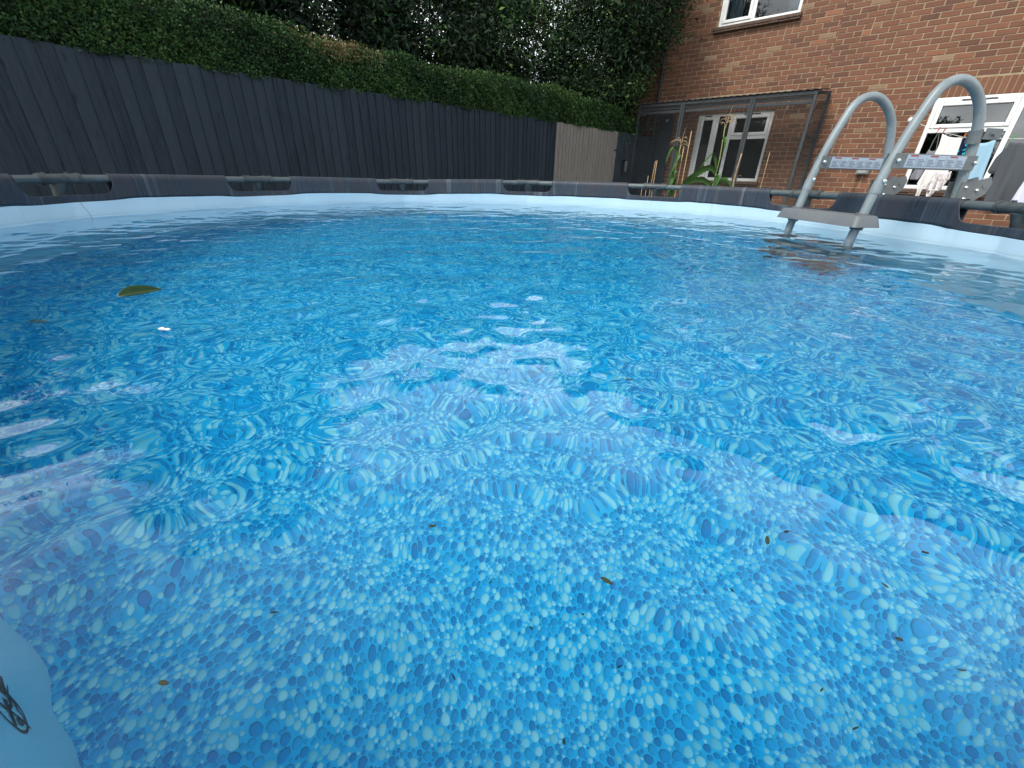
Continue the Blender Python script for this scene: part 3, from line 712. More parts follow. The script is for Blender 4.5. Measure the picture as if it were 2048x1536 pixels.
z = G+.735 + (zt-G-.735)*r.random(n)**.95; lump = .022*np.sin(s*7+z*9)+.020*np.sin(s*17-z*13)+.015*np.sin(s*31+z*37)
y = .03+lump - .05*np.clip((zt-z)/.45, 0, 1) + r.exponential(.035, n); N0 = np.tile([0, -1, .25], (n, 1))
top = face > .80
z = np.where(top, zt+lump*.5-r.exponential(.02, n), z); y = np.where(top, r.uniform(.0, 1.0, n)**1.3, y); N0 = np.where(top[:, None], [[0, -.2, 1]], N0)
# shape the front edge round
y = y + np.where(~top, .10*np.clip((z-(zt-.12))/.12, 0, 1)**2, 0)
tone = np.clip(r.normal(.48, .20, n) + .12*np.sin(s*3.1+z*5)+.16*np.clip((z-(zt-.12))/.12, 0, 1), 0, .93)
brown = (np.exp(-((s-2.75)/.32)**2)*np.clip((z-(zt-.2))/.15, 0, 1)) > r.random(n)*.9; tone = np.where(brown, r.uniform(.93, 1.0, n), tone)
tone = np.where(r.random(n) < .004, 1.0, tone)
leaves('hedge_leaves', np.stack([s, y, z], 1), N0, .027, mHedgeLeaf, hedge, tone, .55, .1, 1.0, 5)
for k in range(9):
    sx = -6+k*1.85; b = MB(); b.tube([(sx, .6, 0), (sx+.05, .55, .9), (sx-.03, .5, 1.6)], [.04, .03, .012], 8); b.build('hedge_stem', mBark, hedge, smooth=True)

def tree(name, label, base, crown, nclump, per, leaf, m, seed, droop=.35, aspect=.36, group=None, trunk_r=.09, cr=.26, top_light=.25, nlimb=9):
    """base (x,y) world; crown list of (cx,cy,cz,rx,ry,rz) relative to base; leaves gathered on drooping sprays"""
    t_ = empty(name, (base[0], base[1], 0), 0, label, 'tree', group)
    r = np.random.default_rng(seed); rg = random.Random(seed)
    b = MB(); c0 = crown[0]
    H = max(c[2] for c in crown)
    tr = [(0, 0, 0), (.05, .03, H*.3), (-.04, .05, H*.6), (.02, 0, H*.95)]
    b.tube(tr, [trunk_r, trunk_r*.85, trunk_r*.6, trunk_r*.25], 10); b.build('trunk', mBark, t_, smooth=True)
    lb = MB()
    for k in range(nlimb):
        c = crown[k % len(crown)]; a = rg.uniform(0, 6.28); h = rg.uniform(.25, .8)*H
        e = Vector((c[0]+c[3]*.8*math.cos(a), c[1]+c[4]*.8*math.sin(a), c[2]+c[5]*rg.uniform(-.2, .6))); s0 = Vector((0, 0, h)); m_ = s0.lerp(e, .5)+Vector((0, 0, -.1))
        lb.tube([s0, m_, e], [trunk_r*.45, trunk_r*.3, trunk_r*.08], 7)
    lb.build('limbs', mBark, t_, smooth=True)
    vol = np.array([c[3]*c[4]*c[5] for c in crown]); vol = vol/vol.sum()
    Ps = []; Ns = []; Ts = []
    for _ in range(nclump):
        c = crown[r.choice(len(crown), p=vol)]
        d = r.normal(size=3); d /= np.linalg.norm(d); rad = r.uniform(.45, 1.05)**.6
        ctr = np.array(c[:3])+d*np.array(c[3:])*rad
        k = int(per*r.uniform(.5, 1.4)); q = r.normal(size=(k, 3))*np.array([cr*.5, cr*.5, cr*.42]); 
        # spray direction
        sp = d+np.array([0, 0, .3]); sp /= np.linalg.norm(sp); q = q + np.outer(r.uniform(-.6, .9, k)*cr, sp)
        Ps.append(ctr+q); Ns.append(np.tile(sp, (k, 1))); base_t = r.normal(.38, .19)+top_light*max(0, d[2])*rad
        Ts.append(base_t+r.normal(0, .13, k))
    P = np.concatenate(Ps); N_ = np.concatenate(Ns); T = np.clip(np.concatenate(Ts), 0, 1)
    leaves('crown', P, N_, leaf, m, t_, T, aspect, droop, .8, seed+1)
    return t_
a2v = Vector((math.cos(AF), math.sin(AF), 0))
def FP(s, y): p = FENCE+a2v*s+nF*y; return (p.x, p.y)
grp = 'trees behind the hedge'
tree('tree', 'dark dense laurel tree at the far left behind the hedge', FP(-1.2, 2.4), [(0, 0, 2.6, 1.3, 1.3, 1.0)], 520, 60, .085, mTreeLeaf, 31, group=grp)
tree('tree', 'tall dark laurel tree behind the left half of the hedge', FP(1.2, 2.6), [(0, 0, 3.4, 1.5, 1.5, 2.2), (.4, 0, 5.2, 1.2, 1.2, 1.4)], 1350, 60, .09, mTreeLeaf, 32, group=grp, nlimb=14)
tree('tree', 'dark laurel tree whose sparse crown lets small bright gaps through', FP(3.6, 2.5), [(0, 0, 3.0, 1.35, 1.3, 1.45)], 1150, 60, .085, mTreeLeaf, 33, group=grp)
tree('tree', 'laurel tree with drooping lighter leaves in the middle of the row', FP(5.6, 2.3), [(0, 0, 2.9, 1.25, 1.2, 1.7)], 900, 60, .085, mTreeLeaf, 34, group=grp)
tree('tree', 'bushy tree behind the hedge next to the tall feathery one', FP(7.3, 2.0), [(0, 0, 3.0, 1.2, 1.2, 1.7)], 800, 60, .08, mTreeLeaf2, 35, group=grp)
tree('tree', 'tall feathery green tree leaning against the corner of the brick house', FP(8.6, .75), [(0, 0, 3.5, .95, .95, 1.6), (.38, -.25, 4.3, 1.05, 1.0, 1.2), (-.15, .1, 2.3, .85, .8, .9), (.35, .5, 2.6, .7, .7, 1.1)], 1050, 70, .075, mTreeLeaf2, 36, group=grp, droop=-.1, top_light=.6)
for k, (s_, y_, h_) in enumerate(((-4, 6.5, 3.0), (0, 7, 3.6), (4, 7.5, 3.2), (8, 7.0, 3.2), (12, 7, 3.4))):
    tree('tree', 'background tree seen only through gaps, %s' % ['farthest left', 'left of centre', 'near the middle', 'right of centre', 'behind the house corner'][k], FP(s_, y_), [(0, 0, h_*.55, 2.5, 1.6, h_*.55)], 620, 60, .18, mTreeLeaf, 50+k, group='background trees', trunk_r=.14)

for k, (a_, d_, h_) in enumerate(((-9, -15, 3.2), (-2, -16, 4.0), (6, -15, 3.6), (13, -14, 4.4))):
    q_ = nH*d_+Vector((math.cos(AH), math.sin(AH), 0))*a_
    tree('tree', 'garden tree reflected as a dark shape in the window glass, %s' % ['far left', 'left', 'right', 'far right'][k], (q_.x, q_.y), [(0, 0, h_*.55, 4.0, 1.6, h_*.5)], 300, 60, .24, mTreeLeaf, 70+k, group='trees reflected in the windows', trunk_r=.14)

# ------------------------------------------------------------------ cage against the wall
cage = empty('catio_cage', (HOUSE.x, HOUSE.y, 0), AH, 'dark timber and wire mesh cage built against the brick wall', 'cage')
CA0, CA1, CY = -5.08, -2.02, -1.0; CZ = G+1.25; CZB = G+1.36
b = MB(); pw = .045
posts = [CA0, -4.17, -2.94, CA1]
for i, x in enumerate(posts):
    b = MB()
    if i in (1, 2):
        b.box((x-.04, CY, 0), (x-.003, CY+.04, CZ-.05), .003); b.box((x+.003, CY, 0), (x+.04, CY+.04, CZ-.05), .003)
    else: b.box((x-pw/2, CY, 0), (x+pw/2, CY+pw, CZ-.05), .003)
    b.build('post', mCageF, cage)
for zz0, zz1 in ((CZ-.05, CZ), (CZ-.108, CZ-.062), (CZ-.170, CZ-.125), (0, .045)):
    b = MB(); b.box((CA0-.023, CY+(-.002 if zz1 == CZ else .042), zz0), (CA1+.0225, CY+(.045 if zz1 == CZ else .075), zz1), .003); b.build('rail', mCageF, cage)
b = MB(); b.box((CA1-.02, -.15, 0), (CA1+.025, -.075, CZB-.05), .003); b.build('post', mCageF, cage)
b = MB()
M_ = Matrix.Identity(4)
for (y0_, y1_) in ((CY+.05, -.08),):
    b.add([(CA1-.018, y0_, CZ-.05), (CA1+.022, y0_, CZ-.05), (CA1+.022, y1_, CZB-.06), (CA1-.018, y1_, CZB-.06), (CA1-.018, y0_, CZ-.005), (CA1+.022, y0_, CZ-.005), (CA1+.022, y1_, CZB-.015), (CA1-.018, y1_, CZB-.015)],
          [(0, 3, 2, 1), (4, 5, 6, 7), (0, 1, 5, 4), (2, 3, 7, 6), (1, 2, 6, 5), (0, 4, 7, 3)])
b.build('side_rail', mCageF, cage); b = MB(); b.box((CA1-.015, CY+.05, G+.62), (CA1+.02, -.165, G+.66), .003); b.build('side_rail', mCageF, cage)
# roof: corrugated dark sheet on battens
V = []; Fq = []; nxr, nyr = 180, 5
for j in range(nyr+1):
    for i in range(nxr+1):
        x = CA0-.05+(CA1-CA0+.12)*i/nxr; f_ = j/nyr; y = CY-.03+(-.45-CY+.03)*f_
        V.append((x, y, CZ+.012+(CZB-CZ)*f_*.6+.006*math.sin(i*1.05)))
for j in range(nyr):
    for i in range(nxr): a = j*(nxr+1)+i; Fq.append((a, a+1, a+nxr+2, a+nxr+1))
o = mesh_np('roof_sheet', V, Fq, grimy('roof_felt', (.035, .032, .038), (.075, .065, .07), 12, .8), cage, smooth=True); sm = o.modifiers.new('t', 'SOLIDIFY'); sm.thickness = .004
b = MB()
for q in range(7):
    f_ = .06+.145*q; y = CY+(-.12-CY)*f_; z = CZ+(CZB-CZ)*f_-.004; b.box((CA0, y, z-.050), (CA1-.03, y+.045, z-.002), .003)
b.build('roof_batten', mCageF, cage)
b = MB(); rg = random.Random(8)
x = CA0+.03
while x < CA1: b.box((x-.0008, CY-.0035, .03), (x+.0008, CY-.0024, CZ-.01)); x += .0254
z = .05
while z < CZ-.01: b.box((CA0, CY-.0050, z-.0008), (CA1, CY-.0036, z+.0008)); z += .0254
b.build('front_mesh', mWire, cage)
b = MB(); y = CY+.03
while y < -.13: b.box((CA1+.0235, y-.0008, .03), (CA1+.025, y+.0008, CZ+.02)); y += .0254
z = .05
while z < CZ: b.box((CA1+.026, CY+.02, z-.0008), (CA1+.0275, -.13, z+.0008)); z += .0254
b.build('side_mesh', mWire, cage)
b = MB(); b.box((-5.08, -.075, .05), (-4.76, -.052, G+.70), .003); b.box((-5.08, -.09, G+.705), (-4.75, -.055, G+1.15), .003); b.build('back_board', mDarkBoard, cage)
b = MB(); b.box((-4.90, -.105, G+1.03), (-4.86, -.091, G+1.07), .003); b.build('catch_plate', mUPVC, cage)

# ------------------------------------------------------------------ bird feeder on the end panel
P = FENCE+a2v*8.66-nF*.10; zf = G
fd = empty('bird_feeder', (P.x, P.y, 0), AF, 'dark tube bird feeder hanging in front of the end fence panel', 'bird feeder')
b = MB(); b.lathe([(.005, zf+.285), (.02, zf+.28), (.065, zf+.262), (.062, zf+.255), (.045, zf+.25)], 20); b.build('lid', mGutter, fd, auto=30)
b = MB(); b.lathe([(.038, zf+.06), (.040, zf+.25)], 20); b.build('tube', mat('feeder_tube', (.05, .055, .06), .15), fd, auto=30)
b = MB(); b.lathe([(.02, zf+.035), (.052, zf+.04), (.055, zf+.058), (.04, zf+.062)], 20); b.build('base', mGutter, fd, auto=30)
b = MB(); b.tube([(.0, 0, zf+.28), (.012, -.01, zf+.36), (-.01, .02, zf+.50), (-.012, .098, zf+.62)], .002, 6); b.build('hanger', mWire, fd)

# ------------------------------------------------------------------ maize, canes
DC = 7.0
def HP(a, D, z=0): p = house_pt(a, D, 0); return Vector((p.x, p.y, z))
ehx = Vector((math.cos(AH), math.sin(AH), 0))
def strip(b, pts, widths, side, fold=.25, twist=0):
    """maize leaf: pts list of Vector, widths, side vector"""
    n = len(pts); vs = []
    for i, p in enumerate(pts):
        tg = (pts[min(i+1, n-1)]-pts[max(i-1, 0)]).normalized(); s = (side-tg*side.dot(tg)).normalized(); s.rotate(Matrix.Rotation(twist*i/n, 3, tg)); nn = s.cross(tg)
        w_ = widths[i]; wav = .12*w_*math.sin(i*1.9)
        vs += [tuple(p+s*w_+nn*(w_*fold+wav)), tuple(p+s*w_*.5+nn*w_*fold*.35), tuple(p), tuple(p-s*w_*.5+nn*w_*fold*.35), tuple(p-s*w_+nn*(w_*fold-wav))]
    fs = [(i*5+k, i*5+k+1, i*5+k+6, i*5+k+5) for i in range(n-1) for k in range(4)]
    b.add(vs, fs)
def bez(p, n=12):
    p = [Vector(q) for q in p]; o = []
    for i in range(n+1):
        t_ = i/n; q = list(p)
        while len(q) > 1: q = [q[k].lerp(q[k+1], t_) for k in range(len(q)-1)]
        o.append(q[0])
    return o
def maize(label, a, D, ztop, lvs, dry=False, tassel=True, r0=.011, seed=0):
    B = HP(a, D); rg = random.Random(seed); t_ = empty('maize_plant', B, AH, label, 'plant', 'maize plants between the pool and the cage')
    b = MB(); H = ztop+G; pts = [Vector((.012*math.sin(q*1.3+seed), .01*math.cos(q*1.1), H*q/9)) for q in range(10)]
    b.tube(pts, [r0*(1-.055*q) for q in range(10)], 10)
    for q in range(1, 9): p = pts[q]; b.tube([p-Vector((0, 0, .008)), p+Vector((0, 0, .008))], r0*(1.25-.055*q), 10)
    b.build('stalk', mStraw if dry else mStalk, t_, smooth=True)
    for L_ in lvs:
        pts_ = [Vector((x, y, z+G)) for x, y, z in L_['p']]; c = bez(pts_, 14); wd = [L_['w']*math.sin(math.pi*min(.96, (.12+.88*i/14)))**.6 for i in range(15)]; wd[-1] = .002
        b = MB(); strip(b, c, wd, L_.get('side', Vector((.3, -.8, .5))), L_.get('fold', .35), L_.get('tw', 0)); b.build('leaf', mStraw if L_.get('dry') else mCorn, t_, smooth=True)
    if tassel:
        b = MB(); T = Vector((.0, 0, H))
        b.tube([T-Vector((0, 0, .05)), T+Vector((.015, 0, .12)), T+Vector((.035, 0, .22))], [.004, .003, .0012], 6)
        for q in range(13):
            aa = rg.uniform(0, 6.28); ln = rg.uniform(.09, .17); h = rg.uniform(-.04, .06); d = Vector((math.cos(aa), math.sin(aa), 0))
            b.tube(bez([T+Vector((0, 0, h)), T+d*ln*.4+Vector((0, 0, h+.09)), T+d*ln+Vector((0, 0, h+rg.uniform(-.02, .06)))], 6), [.0035]*6+[.001], 5)
        b.build('tassel', mStraw, t_)
    return t_
# leaf points are in the plant's own frame: x along the wall, y away from the camera, z relative to the camera height
maize('left maize plant with bright drooping leaves and a dry tassel', -3.17, DC, .42, [
    dict(p=[(0, 0, .22), (-.03, -.05, .50), (-.14, -.08, .42), (-.15, -.08, .16)], w=.026, side=Vector((.9, -.3, .2))),
    dict(p=[(0, 0, .20), (.04, -.03, .40), (.03, -.1, .25), (-.04, -.1, .0)], w=.034, side=Vector((.9, -.3, .1))),
    dict(p=[(0, 0, -.28), (-.06, -.06, .02), (.06, -.08, .16), (.0, -.08, .0)], w=.05, side=Vector((.9, -.4, .1))),
    dict(p=[(0, 0, -.30), (.05, -.02, -.02), (.0, -.08, .14), (-.03, -.1, -.28)], w=.042, side=Vector((1, -.2, .1))),
    dict(p=[(0, 0, -.3), (-.07, -.05, -.16), (-.16, -.1, -.12), (-.24, -.1, -.30)], w=.03),
    dict(p=[(0, 0, .40), (-.08, 0, .50), (-.14, 0, .46), (-.2, 0, .44)], w=.008, dry=True)], seed=2)
maize('tall middle maize plant with long broad leaves and a dry tassel', -2.56, DC, .66, [
    dict(p=[(0, 0, .10), (-.05, -.05, .42), (-.12, -.06, .30), (-.22, -.08, .10)], w=.035, side=Vector((.8, -.5, .3))),
    dict(p=[(-.0, 0, .05), (-.10, -.05, .26), (-.26, -.10, -.02), (-.42, -.1, -.04), (-.50, -.1, -.26)], w=.05, side=Vector((.3, -.4, .85))),
    dict(p=[(0, 0, -.15), (-.12, -.05, .02), (-.25, -.08, .0), (-.44, -.1, -.16)], w=.045, side=Vector((.2, -.5, .8))),
    dict(p=[(0, 0, -.2), (.1, -.03, .02), (.22, -.06, .0), (.33, -.1, -.22)], w=.04, side=Vector((.2, -.5, .8))),
    dict(p=[(0, 0, .42), (.03, -.03, .58), (.06, -.05, .48), (.06, -.05, .30)], w=.022, side=Vector((.9, -.3, .1))),
    dict(p=[(0, 0, -.1), (.07, -.02, .10), (.09, -.05, .05), (.05, -.06, -.16)], w=.035, side=Vector((.9, -.3, .1)))], seed=5)
maize('dry brown maize stalk in front of the caged window', -2.27, DC, .30, [
    dict(p=[(0, 0, -.05), (.03, 0, .03), (.07, -.02, .04), (.09, -.02, .0)], w=.008, dry=True),
    dict(p=[(0, 0, -.3), (-.06, -.03, -.10), (-.10, -.05, -.06), (-.16, -.06, -.2)], w=.035, side=Vector((.8, -.4, .3))),
    dict(p=[(0, 0, .0), (-.02, 0, .08), (-.05, -.02, .05), (-.06, -.02, -.06)], w=.01, dry=True)], dry=True, tassel=False, r0=.016, seed=8)
def cane(label, a, D, ztop, lean=0.0, r0=.007):
    b = MB(); B = HP(a, D); H = ztop+G; b.tube([(-lean*q/8, 0, H*q/8) for q in range(9)], [r0]*8+[r0*.8], 8)
    for q in range(1, 7): b.tube([(-lean*(H*q/7)/H, 0, H*q/7-.004), (-lean*(H*q/7)/H, 0, H*q/7+.004)], r0*1.2, 8)
    o = b.build('garden_cane', mCane, smooth=True); o.location = B; o.rotation_euler = (0, 0, AH); tag(o, label, 'cane', 'bamboo garden canes')
cane('tallest bamboo cane, right of the left maize plant', -3.04, DC, .59)
cane('shorter bamboo cane touching the left maize plant', -3.12, DC+.02, .40)
cane('straight short cane left of the maize plants', -3.51, DC, .21)
cane('leaning short cane left of the maize plants', -3.56, DC-.05, .20, -.05, .005)
cane('thin cane in front of the right half of the cage', -1.91, DC, .31, 0, .004)
cane('stubby cane left of the maize, just above the pool rim', -3.62, DC, -.01, .0, .005)
cane('stubby cane seen through the rim cut-out', -3.75, DC+.1, -.13, .0, .005)

# ------------------------------------------------------------------ ladder
az = R(9.15); LO = Vector((PC.x, PC.y, 0))
lad = empty('pool_ladder', (LO.x+math.cos(az)*2.0, LO.y+math.sin(az)*2.0, 0), az, 'grey A-frame pool ladder with two tall hoop handrails straddling the rim', 'ladder')
def LP(u, v, z): return Vector((u-2.0, v, z+G))
inner = [(1.700, -1.235), (1.745, -.75), (1.79, -.30), (1.802, -.215), (1.818, -.12), (1.836, .0), (1.857, .09), (1.882, .185), (1.908, .26), (1.935, .330), (1.958, .372), (1.992, .402), (2.04, .4175), (2.09, .412), (2.14, .389), (2.185, .352), (2.225, .300), (2.252, .235), (2.272, .165), (2.285, .09), (2.296, .03), (2.305, -.04), (2.312, -.09)]
def smooth_path(P, n=4):
    o = []
    for i in range(len(P)-1):
        p0 = P[max(i-1, 0)]; p1 = P[i]; p2 = P[i+1]; p3 = P[min(i+2, len(P)-1)]
        for k in range(n):
            t_ = k/n
            o.append(tuple(.5*((2*p1[c])+(-p0[c]+p2[c])*t_+(2*p0[c]-5*p1[c]+4*p2[c]-p3[c])*t_**2+(-p0[c]+3*p1[c]-3*p2[c]+p3[c])*t_**3) for c in range(2)))
    return o+[P[-1]]
for vo in (.215, -.213):
    kz = .955 if vo > 0 else .975
    b = MB(); b.tube([LP(u, vo, z if z < .1 else .1+(z-.1)*kz) for u, z in smooth_path(inner)], .0208, 20); h_ = b.build('hoop_rail', mLadder, lad, smooth=True)
    b = MB()
    b.tube([LP(1.836, vo, -.002), LP(1.828, vo, -.055)], .0240, 20); b.build('sleeve_joint', mLadder, h_, auto=40)
    b = MB(); b.tube([LP(2.312, vo, -.085), LP(2.40, vo, -.60), LP(2.50, vo, -1.26)], .0235, 20); b.build('outer_leg', mLadder, lad, auto=40)
    # joint plates at the top of the outer legs
    b = MB(); sgn = -1
    for dv in (-.029, .029):
        v0 = vo+dv; pl = [(2.270, .005), (2.335, .008), (2.425, .030), (2.445, .005), (2.435, -.045), (2.345, -.100), (2.275, -.105)]
        th_ = .0025
        vs = [tuple(LP(u, v0-th_, z)) for u, z in pl]+[tuple(LP(u, v0+th_, z)) for u, z in pl]; k = len(pl)
        b.add(vs, [tuple(range(k)), tuple(range(2*k-1, k-1, -1))]+[(i, i+k, (i+1) % k+k, (i+1) % k) for i in range(k)])
    b.tube([LP(2.410, vo-.034, -.006), LP(2.410, vo+.034, -.006)], .016, 14); hb = b.build('hinge_bracket', mBracket, lad)
    for (u, z) in ((2.300, -.018), (2.318, -.070), (2.372, -.030)):
        q = MB(); q.tube([LP(u, vo-.040, z), LP(u, vo-.034, z), LP(u, vo-.031, z)], [.004, .0085, .009], 10); q.build('bolt', mBolt, hb, smooth=True)
    # strap with the warning sticker
    b = MB()
    vs = vo-.024
    b.box(LP(1.845, vs-.002, .055), LP(2.30, vs+.001, .118), .001)
    b.box(LP(1.845, vo+.022, .055), LP(2.30, vo+.025, .118), .001)
    st = b.build('cross_strap', mBracket, lad)
    for u in (1.862, 2.292):
        q = MB(); q.tube([LP(u, vs-.014, .088), LP(u, vs-.010, .088), LP(u, vs-.002, .088)], [.003, .009, .010], 12)
        q.tube([LP(u, vo+.026, .088), LP(u, vo+.034, .088), LP(u, vo+.038, .088)], [.010, .009, .003], 12); q.build('bolt', mBolt, st, smooth=True)
    s0, s1 = 1.905, 2.235
    q = MB(); q.box(LP(s0, vs-.0032, .060), LP(s1, vs-.0022, .114)); sk_ = q.build('warning_sticker', mLabelW, st)
    gq = MB(); rq = MB(); wq = (s1-s0)/6
    for k in range(6):
        x0 = s0+wq*k+.004; x1 = s0+wq*(k+1)-.004
        gq.box(LP(x0, vs-.0040, .066), LP(x1, vs-.0034, .0685)); 
        for ln in range(4): gq.box(LP(x0+.004, vs-.0040, .071+.007*ln), LP(x1-.004-.012*((k+ln) % 3)*.5, vs-.0034, .0745+.007*ln))
        if k % 2 == 0: rq.box(LP(x0+.012, vs-.0040, .1065), LP(x1+.008, vs-.0034, .112))
        gq.box(LP(x1+.003, vs-.0040, .064), LP(x1+.0045, vs-.0034, .103))
    gq.build('small_print', mLabelG, sk_); rq.build('red_heading', mLabelR, sk_)
    # bolts above the rim on the inner rail
    q = MB(); q.tube([LP(1.834, vo-.034, .0), LP(1.834, vo-.030, .0), LP(1.834, vo-.020, .0)], [.003, .0095, .010], 12); q.build('bolt', mBolt, h_, smooth=True)
# clamp on the near hoop
b = MB(); b.tube([LP(2.262, -.213, .17), LP(2.252, -.213, .225)], .0265, 18); b.box(LP(2.27, -.243, .185), LP(2.365, -.238, .232), .002)
b.tube([LP(2.315, -.255, .208), LP(2.315, -.232, .208)], .009, 10); b.build('clamp', mBracket, lad, auto=40)
def step(u, z, mat_=mStep, name='step', w_=.262, d0=.062, d1=.062):
    b = MB(); top = .0; vs = []
    ring = lambda hu, hv, zz, rr=.022: [tuple(LP(u+sx*(hu-rr)+rr*math.cos(a), sy*(hv-rr)+rr*math.sin(a), zz)) for sx, sy, a0 in ((1, 1, 0), (-1, 1, 90), (-1, -1, 180), (1, -1, 270)) for a in [R(a0+q*22.5) for q in range(5)]]
    rings = [ring(d0-.006, w_-.006, z+.0), ring(d0, w_, z-.006), ring(d0+.014, w_+.014, z-.052), ring(d0+.010, w_+.010, z-.053), ring(d0-.01, w_-.01, z-.012)]
    n = 20
    for rr in rings: vs += rr
    fs = [(i*n+k, i*n+(k+1) % n, (i+1)*n+(k+1) % n, (i+1)*n+k) for i in range(len(rings)-1) for k in range(n)]
    fs += [tuple(range(n)), tuple(range(4*n, 5*n))]
    b.add(vs, fs)
    for vo in (.215, -.213):
        b.tube([LP(u+.006, vo, z-.01), LP(u-.001, vo, z-.068)], [.031, .028], 18); b.tube([LP(u+.007, vo, z-.002), LP(u+.008, vo, z+.008)], .031, 18)
    b.build(name, mat_, lad, auto=35)
step(1.803, -.153)
for z in (-.44, -.72, -1.0): step(1.803+(z+.2)*.092, z)
for z in (-.28, -.56, -.84): step(2.32+(-.09-z)*.165+.03, z)

# ------------------------------------------------------------------ washing line
DL = 8.6; OFF = Vector((0, 0, 0))
def LHP(a, z, dy=0): return (a, DL-10+dy, z+G)
b = MB(); line = [(-.68, -.05, G+.78), LHP(-.58, .70), LHP(-.37, .615), LHP(-.10, .535), LHP(.20, .512), LHP(.45, .505), LHP(.9, .52), LHP(1.6, .58), LHP(3.0, .72)]
b.tube(line, .0028, 6); ln_ = onhouse(b.build('washing_line', mat('line_white', (.65, .65, .62), .6))); tag(ln_, 'thin white washing line strung in front of the kitchen window', 'washing line')
b = MB(); b.tube([(3.0, DL-10, 0), (3.0, DL-10, G+.75)], .025, 12); b.build('line_post', mTube, ln_)
def linez(a):
    q = [(p[0], p[2]-G) for p in line[1:]]; return float(np.interp(a, [x[0] for x in q], [x[1] for x in q]))
def fabric(name, c, rough=.85, stripes=None):
    m = mat(name, c, rough, 0, .15); t = NT(m); v = t.coord(); 
    base = t.mix(t.math('MULTIPLY', t.noise(v, 6, 3), .35), c, tuple(x*.8 for x in c))
    if stripes: base = t.mix(t.ramp(t.noise(v, 11, 2, .5, 2.2), [(.54, (0, 0, 0)), (.57, (1, 1, 1))], 'LINEAR'), base, stripes)
    t.col(base); t.bump(t.noise(v, 400, 2), .15, .001); return m
def cloth(pieces, mat_, name, label, cat, dy=0, amp=.018, freq=30, seed=0, parent=None, group='washing on the line'):
    b = MB(); rg = random.Random(seed); p1, p2 = rg.uniform(0, 6), rg.uniform(0, 6)
    for rows in pieces:
        nv = 22; nu = 26; vs = []
        zs = [r_[0] for r_ in rows]; S = list(range(len(rows)))
        for j in range(nv+1):
            q = j/nv*(len(rows)-1); i0 = min(int(q), len(rows)-2); f_ = q-i0
            z = rows[i0][0]*(1-f_)+rows[i0+1][0]*f_; xl = rows[i0][1]*(1-f_)+rows[i0+1][1]*f_; xr = rows[i0][2]*(1-f_)+rows[i0+1][2]*f_
            dep = j/nv
            for i in range(nu+1):
                u = i/nu; x = xl+(xr-xl)*u
                sg = (-.022*math.sin(math.pi*u)*(1-dep)**2) if j >= 0 else 0
                tilt = rows[0][3] if len(rows[0]) > 3 else 0
                y = dy+amp*(.35+dep)*math.sin(x*freq+p1+dep*1.5)+amp*.5*math.sin(x*freq*2.3+p2-dep*2)
                vs.append((x, DL-10+y, z+G+sg+tilt*u*(1-dep)+.004*math.sin(u*40+p2)*dep))
        b.add(vs, [(j*(nu+1)+i, j*(nu+1)+i+1, (j+1)*(nu+1)+i+1, (j+1)*(nu+1)+i) for j in range(nv) for i in range(nu)])
    o = b.build(name, mat_, parent, smooth=True); sm = o.modifiers.new('t', 'SOLIDIFY'); sm.thickness = .003
    if parent is None: onhouse(o); tag(o, label, cat, group)
    return o
mWhiteC = fabric('white_cotton', (.70, .69, .69)); mLace = fabric('lace', (.68, .66, .67), stripes=(.45, .40, .41)); mNavy = fabric('navy_print', (.006, .012, .045), stripes=(.02, .42, .50))
mBlueC = fabric('pale_blue_cloth', (.28, .46, .60)); mDGrey = fabric('dark_grey_jersey', (.075, .085, .10)); mGreyS = fabric('mid_grey_cloth', (.22, .23, .26)); mLav = fabric('lavender_cloth', (.55, .57, .74))
cloth([[(.40, -.385, -.30), (.30, -.41, -.29), (.20, -.435, -.30), (.10, -.46, -.34), (.03, -.455, -.37)]], mGreyS, 'grey_vest', 'small grey vest hanging by thin straps at the left end of the line', 'vest', .03, .012, 60, 1)
b = MB(); b.tube([LHP(-.36, .60, .03), LHP(-.375, .5, .03), LHP(-.38, .39, .03)], .0035, 6); b.tube([LHP(-.35, .60, .03), LHP(-.33, .5, .03), LHP(-.31, .39, .03)], .0035, 6)
for o_ in [o for o in sc.objects if o.name == 'grey_vest']: b.build('strap', mGreyS, o_)
cloth([[(.580, -.315, -.10, -.045), (.45, -.30, -.09), (.25, -.315, -.08), (.10, -.34, -.10), (-.02, -.36, -.14), (-.06, -.33, -.17)], [(-.02, -.345, -.275), (-.12, -.325, -.28), (-.20, -.325, -.285)]], mWhiteC, 'cream_top', 'cream cotton top hanging second from the left on the line', 'top', 0, .014, 42, 2)
cloth([[(.14, -.21, -.06), (.05, -.235, -.05), (-.03, -.25, -.08), (-.10, -.235, -.09)], [(-.06, -.225, -.12), (-.14, -.215, -.15), (-.20, -.20, -.17)]], mLace, 'lace_garment', 'crumpled pale lace garment bunched below the cream top', 'garment', -.05, .028, 85, 3)
cloth([[(.545, -.085, .055, -.02), (.42, -.10, .05), (.32, -.105, .03), (.24, -.09, .02)]], mNavy, 'navy_swimsuit', 'navy swimsuit with turquoise print beside the cream top', 'swimsuit', .02, .014, 50, 4)
cloth([[(.47, .045, .215, .035), (.30, .045, .235), (.12, .04, .25), (.0, .03, .265), (-.08, -.02, .10), (-.20, -.03, .06)]], mBlueC, 'pale_blue_towel', 'pale blue towel hanging behind the near ladder hoop', 'towel', 0, .012, 28, 5)
cloth([[(.47, .345, .72, .02), (.32, .335, .74), (.12, .35, .70), (-.05, .36, .66), (-.22, .37, .64)], [(.43, .345, .40), (.30, .29, .37), (.15, .275, .36), (.12, .30, .345)]], mDGrey, 'dark_grey_shirt', 'dark grey T-shirt at the right edge of the picture', 'shirt', 0, .017, 24, 6)
